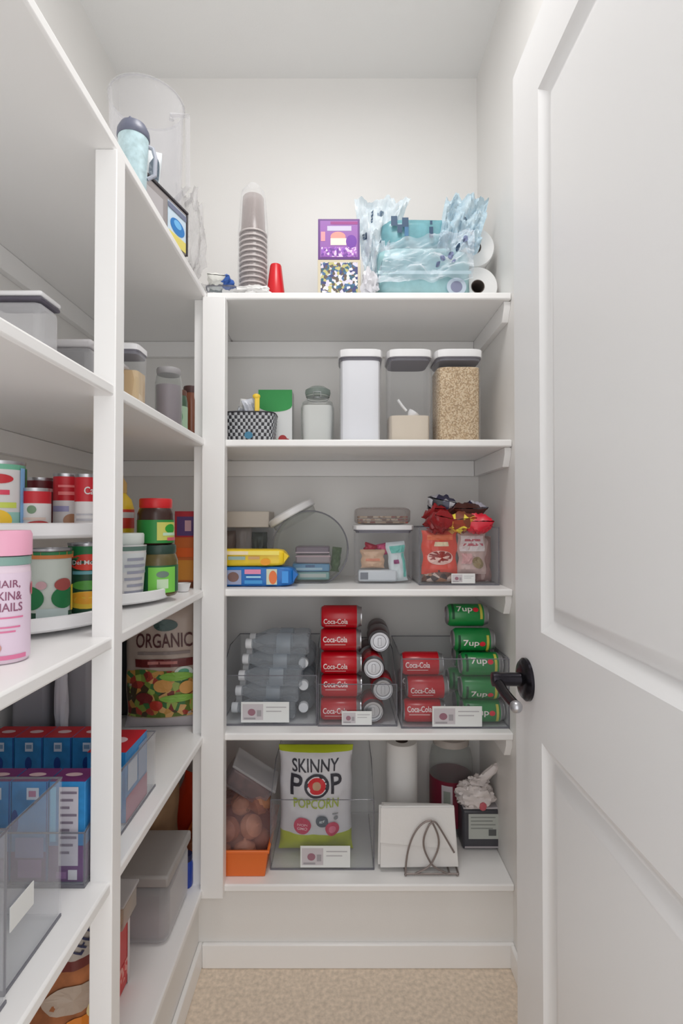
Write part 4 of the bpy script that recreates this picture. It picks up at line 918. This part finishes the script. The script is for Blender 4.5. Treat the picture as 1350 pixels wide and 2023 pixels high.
PASTA = patches('pasta', [(214, 188, 150), (226, 204, 170), (196, 166, 124), (206, 180, 140)], 60, .8, (1, 1, .25))
x0, x1 = -.515, -.447
canister('tall slim canister of pale pasta on the second left shelf', x0, x1, 1.17, Z2, UZ(676, 1.17)-Z2, .115, PASTA, .018)
x0 = UX(299, 1.27); screw_jar('clear jar with a flat grey lid behind the pasta canister', (x0+.030, 1.30, Z2), .032, UZ(725, 1.28)-Z2, 0, GLASS, P('grey_jar_lid', 150, 148, 150, .5), .012, fillm=P('purple_grey_contents', 140, 128, 138))
screw_jar('small dark spice jar with a brown lid near the corner post', (UX(352, 1.38), 1.38, Z2), .022, UZ(772, 1.38)-Z2, .3, P('dark_green_jar', 60, 86, 66, .3), P('brown_lid', 92, 58, 46, .5), .012, P('green_white_label', 150, 178, 150), [('disc', .5, .5, .14, .3, P('herb_green', 70, 130, 80))])
screw_jar('brown glass bottle with a dark cap beside the corner post', (UX(377, 1.47), 1.47, Z2), .024, UZ(765, 1.47)-Z2, 0, P('brown_glass', 112, 62, 40, .2), P('dark_cap', 66, 36, 34, .4), .016, taper=1)
screw_jar('small jar of white cream behind the dark spice jar', (UX(338, 1.52), 1.56, Z2), .026, .075, 0, GLASS, P('tan_lid', 150, 136, 120, .5), .012, fillm=P('cream_contents', 220, 216, 206))

# ================================================================= LEFT SHELVES, THIRD: turntables
def turntable(label, c, r, z, tiers):
    o = thing('turntable', label, 'turntable', (c[0], c[1], z))
    MB().lathe([(0, .0005), (r*.55, .0005), (r*.55, .006), (r*.3, .006)], WHITE, 64).build('base', o)
    for k, tz in enumerate(tiers):
        MB().lathe([(0, tz), (r*.9, tz), (r*.97, tz+.002), (r, tz+.006), (r, tz+.024), (r-.003, tz+.026), (r-.005, tz+.024), (r-.006, tz+.006), (0, tz+.005)], WHITE, 72).build('tray', o)
    if len(tiers) > 1: MB().lathe([(.016, tiers[0]+.005), (.014, tiers[0]+.012), (.014, tiers[1]), (.018, tiers[1])], WHITE, 24).build('pole', o)
    return o
T1c = (-.575, .965); tA = UZ(1056, .80)-Z3
turntable('two tiered white turntable of tins on the third left shelf', T1c, .165, Z3, (.007, .157))
T2c = (-.550, 1.235)
turntable('single tiered white turntable of jars near the corner post', T2c, .155, Z3, (.007,))
zA = Z3+.0125; zB = Z3+.1625
LW = P('label_white', 214, 212, 212, .5); LR = P('label_red', 190, 26, 40, .45); LDR = P('label_dark_red', 120, 24, 34, .45); LG = P('label_green', 24, 116, 64, .45); LDG = P('label_dark_green', 22, 70, 50, .45); LY = P('label_yellow', 226, 190, 60, .45); LB = P('label_blue', 70, 110, 170, .45)
# pink bottle
o = thing('supplement_bottle', 'pink and white supplement bottle at the front edge of the third left shelf', 'bottle', (-.4505, .715, Z3), FR(-.4505, .715)+.10)
r = .0305; hh = UZ(1048, .70)-Z3; PK = P('pink_plastic', 236, 170, 196, .4)
MB().lathe([(0, .0006), (r*.9, .0006), (r, .006), (r, hh*.70), (r*.96, hh*.74)], P('bottle_white_pink', 228, 208, 222, .4), 40).build('bottle_body', o)
MB().lathe([(r*.96, hh*.735), (r*1.02, hh*.74), (r*1.02, hh*.80), (r*.96, hh*.805)], P('grey_green_seal', 130, 164, 156, .4), 40).build('seal_band', o)
MB().lathe([(0, hh*.81), (r*1.06, hh*.81), (r*1.06, hh*.97), (r*.98, hh), (0, hh)], PK, 40).build('cap', o)
q = MB().lathe([(r+.0004, hh*.03), (r+.0004, hh*.68)], P('bottle_label_lilac', 226, 206, 224), 40)
fn = cyl_face(r+.0004, hh*.65, hh*.03); MV = P('mauve_print', 140, 84, 112, .5); RS = P('rose_print', 220, 120, 160, .5)
for k, sp in enumerate([('text', 'HAIR,', .34, .82, .66, .92, MV), ('text', 'SKIN&', .33, .69, .68, .79, MV), ('text', 'NAILS', .34, .56, .69, .66, MV), ('rect', .34, .48, .70, .50, RS), ('rect', .34, .37, .66, .39, RS), ('rect', .36, .32, .6, .34, RS), ('rect', .05, .01, .75, .06, RS), ('disc', .34, .15, .10, .07, P('peach_disc', 206, 150, 140)), ('disc', .9, .8, .05, .08, P('rose_dot', 206, 90, 110))]): q.decal(fn, sp, .0004+.0001*k)
q.build('paper_label', o)
# lower tier tins
def facing(x, y): return FR(x, y)
def tin_at(lab, px, Y, z, pxw, h, base, bands, decs, **k):
    r = pxw*Y/F/2; x = UX(px, Y); return tin(lab, (x, Y, z), r, h, facing(x, Y), base, bands, decs, 'tins on the turntable', **k)
tin_at('pale tin with green leaves and a red apple, lower tier of the turntable', 99, .925, zA, 79, UZ(1083, .925)-zA, P('label_pale_grey', 196, 204, 196, .45), [(.40, P('label_pale_grey', 196, 204, 196, .45))],
       [('rect', 0, 0, 1, .12, LDG), ('rect', .30, .02, .80, .18, P('label_pale', 190, 206, 206)), ('disc', .20, .33, .22, .17, LG), ('disc', .72, .33, .2, .16, LG), ('rect', .86, .12, 1, .5, LY), ('disc', .70, .52, .14, .09, P('apple_red', 160, 74, 70)), ('disc', .38, .52, .08, .06, P('rose_fruit', 200, 160, 166)), ('rect', .0, .90, 1, 1, P('label_orange_edge', 200, 120, 60)), ('rect', .1, .955, .9, 1, LG)])
tin_at('dark green vegetable tin with a red oval badge, lower tier of the turntable', 173, 1.0, zA, 72, UZ(1072, 1.0)-zA, LDG, [(.30, LDG), (.8, LG)],
       [('disc', .5, .76, .34, .12, P('badge_orange_red', 214, 60, 44)), ('text', 'Del Monte', .24, .725, .76, .79, LW), ('rect', .25, .58, .75, .63, P('label_teal', 100, 160, 170)), ('disc', .5, .2, .42, .13, LY), ('disc', .5, .23, .30, .09, P('label_corn', 226, 160, 40)), ('disc', .5, .42, .25, .07, P('label_leaf', 80, 150, 60))])
tin_at('blue and green striped tin between the leaf tin and the green tin', 128, 1.06, zA, 70, .112, LB, [(.5, LG)], [('rect', .6, .1, .75, .95, P('label_sky', 130, 176, 220))])
tin_at('dark red tin at the back left of the lower tier', 60, 1.08, zA, 70, .108, LDR, [(.5, LDR)], [])
# upper tier
tin_at('tall pineapple tin with a green leaf and yellow fruit, upper tier', 2, .86, zB, 84, UZ(913, .86)-zB, P('label_aqua', 150, 200, 190, .45), [(.3, LW), (.92, P('label_aqua2', 110, 180, 150, .45))],
       [('disc', .42, .18, .22, .16, P('pineapple', 240, 196, 40)), ('rect', .2, .36, .7, .44, P('label_lime', 200, 214, 90)), ('rect', .25, .55, .6, .62, P('label_pink_rose', 216, 60, 90)), ('disc', .45, .78, .2, .07, LR), ('rect', .76, .05, .86, .95, P('label_light_blue', 130, 180, 226)), ('rect', .88, .3, 1, .95, LG)])
tin_at('short red and white tomato tin at the front of the upper tier', 71, .88, zB, 54, UZ(965, .88)-zB, LW, [(.70, LR)],
       [('disc', .55, .12, .34, .16, P('tomato_red', 170, 30, 34)), ('disc', .40, .55, .1, .1, P('label_sage', 110, 140, 110)), ('rect', .2, .30, .7, .36, P('label_tan', 210, 190, 180))])
tin_at('dark red tin behind the short tomato tin on the upper tier', 78, .965, zB, 58, UZ(945, .965)-zB, LDR, [(.5, LDR), (.8, P('label_wine', 100, 20, 30))], [('rect', .3, .78, .8, .84, P('label_pale_pink', 220, 170, 170))])
tin_at('red and white soup tin with a small bowl picture on the upper tier', 131, .955, zB, 50, UZ(937, .955)-zB, LW, [(.56, LR)], [('disc', .62, .20, .2, .12, P('soup_brown', 176, 130, 100)), ('rect', .1, .36, .55, .46, P('label_lilac', 150, 150, 190)), ('rect', .3, .66, .7, .72, P('label_pale_red', 226, 120, 120)), ('rect', .3, .8, .7, .84, P('label_pale_red', 226, 120, 120))])
tin_at('red and white soup tin with white script, upper tier beside the post', 172, .93, zB, 48, UZ(938, .93)-zB, LW, [(.55, LR)], [('text', 'Ca', .42, .68, .66, .82, LW), ('rect', .2, .2, .8, .24, P('label_silver_text', 180, 180, 186)), ('rect', .2, .3, .7, .33, P('label_silver_text', 180, 180, 186))])
# yellow tall box and mustard bottle partly behind the post
carton('carton', 'tall yellow box glimpsed between the soup tins and the shelf post', 'carton', (UX(203, 1.19), 1.215, zA), .045, .04, UZ(842, 1.19)-zA, P('yellow_carton', 214, 180, 60), [('front', ('rect', .1, .3, .9, .5, P('carton_ochre', 180, 130, 50)))])
o = thing('mustard_bottle', 'yellow squeeze bottle with a red label just right of the shelf post', 'bottle', (UX(238, 1.27), 1.27, zA), FR(-.5, 1.27)); hh = UZ(925, 1.27)-zA; r = .030
MB().lathe([(0, .001), (r*.9, .001), (r, .006), (r, hh*.68), (r*.8, hh*.75), (r*.45, hh*.79), (r*.42, hh*.80)], P('mustard_yellow', 230, 196, 40, .35), 36).build('bottle_body', o)
MB().lathe([(r*.46, hh*.80), (r*.46, hh*.88), (r*.2, hh*.92), (r*.12, hh), (0, hh)], P('nozzle_tan', 196, 160, 90, .4), 24).build('nozzle', o)
q = MB().lathe([(r+.0006, hh*.52), (r+.0006, hh*.67)], P('label_red_orange', 210, 60, 44), 36); q.decal(cyl_face(r+.0006, hh*.15, hh*.52), ('rect', .3, .55, .9, .85, LW)); q.build('paper_label', o)
# right turntable things
x = UX(246, 1.16); r = .045
screw_jar('white tapered tub with a pale green lid on the single tiered turntable', (x, 1.16, zA), r, UZ(1053, 1.16)-zA, FR(x, 1.16), P('tub_white', 206, 210, 212, .4), P('lid_white_green', 214, 222, 218, .4), .022, LW,
          [('rect', .1, .9, .95, .98, P('tub_green_band', 90, 120, 110))]+[('rect', .5+.04*(k % 2), .12+.12*k, .92-.05*(k % 3), .17+.12*k, P('tub_grey_print', 150, 152, 168)) for k in range(6)], name='food_tub', cat='tub', lab=(.04, .97), taper=.82)
x = UX(313, 1.245); hj = UZ(1076, 1.245)-zA
screw_jar('brown jar with a bright green square label on the single tiered turntable', (x, 1.245, zA), .044, hj, FR(x, 1.245), P('olive_jar', 96, 84, 50, .25), P('jar_dark_lid', 40, 66, 56, .4), .018, P('jar_green_label', 28, 96, 56),
          [('rect', .34, .0, .80, .94, P('bright_green', 124, 206, 84)), ('rect', .48, .16, .66, .5, P('pale_green', 200, 226, 190)), ('disc', .57, .68, .1, .12, P('herb_grey', 110, 130, 120))], lab=(.10, .72))
x2 = UX(306, 1.24)
o = screw_jar('dark jar with a red lid, stacked on the green labelled jar', (x2, 1.245, zA+hj+.0006), .041, UZ(985, 1.245)-zA-hj-.001, FR(x2, 1.245), P('choc_jar', 58, 34, 28, .25), P('red_jar_lid', 206, 34, 40, .35), .020, P('jar_green_label2', 40, 136, 60),
          [('rect', .52, .12, .94, .9, P('jar_yellow', 200, 200, 100)), ('disc', .78, .62, .12, .2, P('jar_mid_green', 40, 150, 50)), ('rect', .62, .32, .92, .45, P('jar_pale_mint', 190, 220, 190)), ('rect', .7, .10, .98, .24, P('jar_pink', 206, 90, 110))], lab=(.05, .66))
x, w_ = cxw(343, 396, 1.47)
carton('carton', 'orange and red carton with a purple picture beside the corner post', 'carton', (x, 1.51, Z3), w_, .06, UZ(1010, 1.48)-Z3, P('rust_carton', 186, 96, 44),
       [('front', ('rect', 0, .66, 1, 1, P('carton_crimson', 170, 40, 54))), ('front', ('rect', .08, .68, .8, .93, P('carton_violet', 84, 60, 110)), .001), ('front', ('rect', .38, .74, .62, .88, P('carton_pink_fig', 190, 150, 160)), .0014), ('front', ('rect', .1, .40, .9, .52, P('carton_orange', 206, 90, 34)), .001), ('front', ('rect', .05, .10, .95, .36, P('carton_ochre2', 196, 130, 50)), .001), ('front', ('rect', 0, 0, 1, .08, P('carton_brown', 110, 60, 34)), .001)])
# small white dish
o = thing('small_dish', 'tiny white dish with a dark spot behind the green labelled jar', 'dish', (UX(362, 1.40), 1.40, Z3))
MB().lathe([(0, .001), (.014, .001), (.020, .022), (.018, .022), (.012, .004), (0, .004)], WHITE, 24).build('dish_body', o)
MB().disc(.006, .0045, DARKINK, 16).build('dark_spot', o, smooth=0)

# ================================================================= LEFT SHELVES, FOURTH
bx0 = -.715
bin_('clear bin of blue juice cartons on the fourth left shelf', bx0, -.402, .845, 1.165, Z4, .085, .118, None)
BLU = M('carton_blue_print', S((46, 130, 190)), .4, noisy=.35, scale=22); TOPP = P('carton_purple_top', 120, 40, 110, .4); TOPR = P('carton_red_top', 190, 26, 40, .4); PURB = P('carton_purple_base', 96, 40, 112, .4); CYAN = P('carton_cyan', 110, 190, 230, .4); BWH = P('carton_white_badge', 200, 210, 224, .5); NVB = P('carton_navy', 24, 66, 140, .4)
def juice(label, x, y, w_, d_, h, topm, kind, group='juice cartons in the clear bin'):
    dec = []
    if kind == 'back':
        dec = [('front', ('rect', .38, .80, .66, .93, BWH), .0006), ('front', ('rect', .42, .84, .62, .90, P('badge_grey_blue', 120, 150, 180)), .001), ('front', ('disc', .5, .62, .12, .10, NVB), .0006), ('front', ('rect', .05, .2, .95, .48, NVB), .0006), ('front', ('rect', .96, 0, 1, 1, NVB), .0006)]
    elif kind == 'front':
        dec = [('front', ('rect', .42, .82, .76, .94, BWH), .0006), ('front', ('rect', .48, .85, .68, .91, P('badge_rose', 180, 120, 150)), .001), ('front', ('rect', .0, .0, 1, .30, PURB), .0006), ('front', ('rect', .12, .24, .9, .44, P('carton_lilac', 130, 130, 180)), .0009), ('front', ('rect', .2, .04, .85, .22, P('carton_plum', 140, 90, 150)), .0010), ('front', ('rect', .97, 0, 1, 1, NVB), .0012), ('front', ('disc', .1, .6, .1, .12, NVB), .0008)]
    elif kind == 'side':
        dec = [('front', ('rect', .0, .0, 1, .36, PURB), .0006), ('front', ('rect', .04, .40, .2, .95, CYAN), .0008), ('front', ('rect', .28, .16, .82, .95, P('facts_panel', 200, 196, 206, .6)), .0010)]
        for k in range(9): dec.append(('front', ('rect', .32, .88-.075*k, .78-.1*(k % 3), .905-.075*k, P('facts_text', 130, 120, 136)), .0014))
        dec += [('front', ('rect', .55, .02, .80, .12, P('facts_white', 214, 214, 220)), .0012), ('front', ('rect', .22, .03, .5, .10, P('carton_plum', 140, 90, 150)), .0012)]
    if kind == 'side': dec += [('right', ('rect', 0, 0, 1, .36, PURB), .0006)]
    if kind == 'right':
        dec = [('right', ('rect', 0, .0, 1, .35, P('carton_rose_side', 170, 80, 110)), .0006), ('right', ('rect', .08, .42, .5, .80, BWH), .0008), ('right', ('rect', .56, .38, .95, .9, P('carton_text_grey', 150, 170, 200)), .0008), ('front', ('rect', .6, .2, .9, .8, CYAN), .0006)]
    dec += [('top', ('rect', 0, 0, 1, 1, topm), .0005), ('top', ('disc', .5, .5, .24, .14, P('carton_top_emblem', 226, 196, 200)), .001)]
    return carton('juice_carton', label, 'juice carton', (x, y, Z4+.0040), w_, d_, h, BLU, dec, group=group, bevel=.0008)
yf = .852; hf_ = UZ(1545, yf)-Z4-.004; wj = .0585
nm = ['right-hand', 'middle', 'left', 'far left']
for k in range(4):
    juice('blue juice carton with a purple top, %s in the front row' % nm[k], -.405-.0295-wj*k-.0012*k, yf+.0235, wj-.001, .045, hf_, TOPP, 'side' if k == 0 else 'front')
    if k < 3: juice('blue juice carton with a purple top, directly behind the %s front carton' % nm[k], -.405-.0295-wj*k-.0012*k, yf+.0235+.048, wj-.001, .045, hf_-.03, TOPP, 'front')
yb = 1.075; hb2 = UZ(1458, yb)-Z4-.004
nb = ['right-hand', 'second from right', 'third from right', 'far left']
for k in range(4):
    juice('blue juice carton with a red top, %s one of the back row' % nb[k], -.482-.0285-.058*k, yb+.030, .0565, .058, hb2, TOPR, 'back')
juice('large juice carton with a red top and a lilac side, right of the shelf post', -.443, 1.015+.055, .074, .110, UZ(1487, 1.015)-Z4-.004, TOPR, 'right')
# organic salad bag
o = thing('salad_bag', 'tall bag reading ORGANIC with a picture of chopped vegetables, beside the corner post', 'food bag', (UX(311, 1.45), 1.50, Z4+.001), FR(-.5, 1.45)*.25)
bw, bh = UX(386, 1.45)-UX(236, 1.45), UZ(1192, 1.46)-Z4
bh = min(bh, SH[2]-ST-SH[3]-.006)
VEG = patches('vegetable_print', [(120, 140, 60), (90, 110, 40), (190, 140, 70), (160, 60, 46), (150, 170, 80), (70, 56, 36), (206, 160, 100), (120, 40, 34), (60, 110, 60)], 62, .4)
TAUPE = P('bag_taupe', 176, 158, 146, .4)
mb = MB(); fn = bag_mesh(mb, bw, bh, .07, TAUPE, 6, .004, [(.0, .09, P('bag_pale_base', 186, 180, 184, .4))], 28, 34); mb.build('bag_body', o)
q = MB(); MAR = P('bag_maroon', 96, 24, 24, .45); CHO = P('bag_chocolate', 78, 40, 40, .45); vg = lambda z: (UZ(z, 1.45)-Z4)/bh
for k, sp in enumerate([('rect', .03, .10, .97, vg(1330), VEG), ('disc', .30, .42, .28, .06, VEG), ('disc', .82, vg(1334), .12, .045, P('bag_seal_white', 206, 214, 206)), ('disc', .82, vg(1333), .07, .025, P('bag_seal_green', 90, 160, 130)),
                        ('rect', .16, vg(1322), .95, vg(1306), MAR), ('rect', .34, vg(1316), .74, vg(1310), P('bag_rose_text', 176, 110, 104)), ('text', 'ORGANIC', .17, vg(1283), .93, vg(1254), CHO), ('rect', .2, vg(1297), .9, vg(1291), P('bag_grey_text', 130, 116, 112)),
                        ('disc', .58, vg(1238), .17, .045, P('bag_teal_logo', 62, 84, 80)), ('disc', .55, .35, .12, .05, P('carrot_orange', 206, 150, 80)), ('disc', .72, .42, .22, .035, P('snap_pea', 130, 176, 70)), ('disc', .75, .25, .24, .03, P('snap_pea', 130, 176, 70)), ('disc', .46, .20, .10, .04, P('pepper_red', 176, 50, 34)), ('disc', .30, .26, .12, .04, P('beet', 110, 34, 34)), ('disc', .86, .33, .1, .05, P('carrot_orange', 206, 150, 80))]): q.decal(fn, sp, .0018+.0003*k)
q.build('bag_print', o, smooth=0)
packet('black edged pouch half hidden behind the ORGANIC bag', 'pouch', (-.60, 1.585, Z4+.001), .20, .28, .05, P('black_pouch', 40, 42, 44, .4), (0, 0, .1), 77, name='food_pouch')
# grey boxes at the back
GR = P('grey_appliance', 150, 148, 154, .5)
rect_tub('storage_box', 'grey storage box at the back left of the fourth left shelf', 'storage box', -.745, -.658, 1.20, 1.36, Z4, .335, .02, GR, P('grey_box_lid', 138, 136, 142, .5))
rect_tub('storage_box', 'grey storage box just behind the red topped cartons', 'storage box', -.635, -.560, 1.20, 1.30, Z4, .335, .02, P('grey_box2', 142, 140, 144, .5), P('grey_box_lid2', 164, 162, 168, .5))
one_mesh('plastic_bag', MB().blob(.014, .010, .15, P('white_fold', 196, 194, 200, .4), .25, 41, xf=Matrix.Translation((0, 0, .15)), flat=-.149), 'white folded plastic bag standing against the grey storage box', 'bag', (-.618, 1.185, Z4))
# two nearer bins
bin_('clear bin with a blank white card on its side, in front of the cartons', bx0, -.408, .655, .785, Z4, .200, .200, None, side_card=(.684, .050, .030, .072))
packet('grey green pouch standing inside the clear bin with the blank card', 'pouch', (-.56, .735, Z4+.006), .12, .15, .05, P('grey_green_pouch', 150, 156, 150, .4), (0, 0, .4), 80, name='food_pouch')
bin_('nearest clear bin at the left edge of the photo on the fourth left shelf', bx0, -.400, .42, .645, Z4, .205, .205, None)
packet('pale pink packet standing in the nearest clear bin', 'packet', (-.47, .60, Z4+.006), .11, .16, .05, P('pale_pink_packet', 196, 184, 188, .4), (0, 0, .3), 81)
packet('red packet low in the nearest clear bin', 'packet', (-.425, .56, Z4+.006), .06, .05, .03, P('red_packet', 190, 60, 66, .4), (0, 0, .7), 82)

# ================================================================= LEFT SHELVES, LOWEST
# bread bag, seen under the fourth shelf
xb_ = -.475; yb_ = .905
o = thing('bread_bag', 'clear bread bag with slanting navy lettering and an orange brown base, lowest left shelf', 'bread bag', (xb_, yb_+.03, Z5+.003), FR(xb_, yb_)*.5)
LOAF = M('bread_crust', S((156, 96, 58)), .8, noisy=.35, scale=25, bump=.4)
mb = MB(); fn = bag_mesh(mb, .17, .335, .10, P('bread_bag_grey', 172, 164, 156, .3), 9, .006, [(0, .70, LOAF), (.70, .745, P('maroon_band', 104, 46, 40, .4))], 26, 40); mb.build('bag_body', o)
q = MB()
def slant(u, v, of, fn=fn):
    c, s_ = math.cos(.95), math.sin(.95); return fn(.62+(u*c-v*s_*.55), .80+(u*s_*.52+v*c*.28), of)
NV = P('bread_navy', 44, 48, 78, .4)
for row, (u0, n_, v0, v1) in enumerate(((-.12, 9, .06, .26), (.0, 7, -.20, -.02))):
    for i in range(n_):
        a = u0+i*.062; q.decal(slant, ('rect', a, v0, a+.018, v1, NV), .002)
        if i % 2: q.decal(slant, ('rect', a, v0+(v1-v0)*.4, a+.046, v0+(v1-v0)*.6, NV), .0022)
        else: q.decal(slant, ('rect', a, v0, a+.044, v0+.05, NV), .0022)
q.decal(fn, ('disc', .72, .36, .26, .11, P('bread_orange', 216, 128, 40)), .0022); q.decal(fn, ('disc', .64, .56, .3, .07, P('bread_clear_patch', 178, 160, 144)), .0024); q.decal(fn, ('disc', .86, .48, .1, .05, P('bread_cream', 226, 206, 150)), .0028)
q.build('bag_print', o, smooth=0)
one_mesh('storage_tin', MB().lathe([(0, .001), (.05, .001), (.05, .26), (.045, .268), (0, .268)], P('lilac_grey_tin', 166, 158, 170, .4), 36), 'lilac grey round tub in front of the bread bag', 'tub', (-.515, .74, Z5))
# grey lidded tub
rect_tub('food_container', 'frosted food container with a broad grey lid on the lowest left shelf', 'food container', -.535, -.395, 1.235, 1.425, Z5, UZ(1733, 1.235)-Z5, .026, CLOUDY, P('grey_lid', 152, 148, 146, .45), None, .07, P('grey_brown_contents', 140, 128, 130, .6), rnd=.02)
# brown paper bag behind
o = thing('paper_bag', 'crumpled brown paper bag behind the grey lidded container', 'paper bag', (-.575, 1.52, Z5+.001), .1)
mb = MB(); bag_mesh(mb, .24, .34, .14, M('kraft_paper', S((150, 118, 88)), .85, noisy=.2, scale=14, bump=.6), 15, .016, None, 24, 28); mb.build('bag_body', o)
packet('red packet poking out behind the orange onion bin', 'packet', (-.50, 1.66, Z5+.004), .10, .20, .05, P('tomato_red_packet', 206, 60, 30, .35), (0, .35, 0), 90, name='packet')
screw_jar('small deep blue bottle between the grey lidded container and the corner post', (-.415, 1.447, Z5), .0185, .085, 0, P('deep_blue_plastic', 24, 60, 160, .3), P('navy_cap', 24, 30, 70, .4), .014, name='bottle', cat='bottle')
# red bag and clear tray right of the post
o = thing('food_box', 'red and white food box standing right of the shelf post on the lowest shelf', 'box', (-.502, 1.125, Z5), 0)
MB().box(-.05, .05, -.03, .03, .001, .145, P('red_food_box', 200, 46, 44, .4)).build('box_body', o, .004)
q = MB(); fn = box_face(.1, .06, .145, 'right'); q.decal(fn, ('rect', .1, .15, .9, .40, patches('red_box_print', [(214, 60, 54), (226, 150, 140), (206, 50, 50)], 120))); q.decal(fn, ('rect', .8, 0, 1, 1, P('box_white_edge', 214, 206, 208)), .0008); q.build('printed_panel', o, smooth=0)
o = thing('food_tray', 'tan topped clear tray resting on the red and white food box', 'tray', (-.496, 1.130, Z5+.1455), 0)
MB().box(-.055, .055, -.04, .04, 0, .05, clear('tan_tray', (.8, .76, .72), .3, .8, (.6, .55, .5))).build('tray_body', o, .006)
MB().box(-.048, .048, -.034, .034, .003, .036, M('ochre_food', S((176, 130, 82)), .7, noisy=.3, scale=30)).build('contents', o, .006)
MB().box(-.058, .058, -.043, .043, .0503, .056, CLOUDY).build('lid', o, .002)
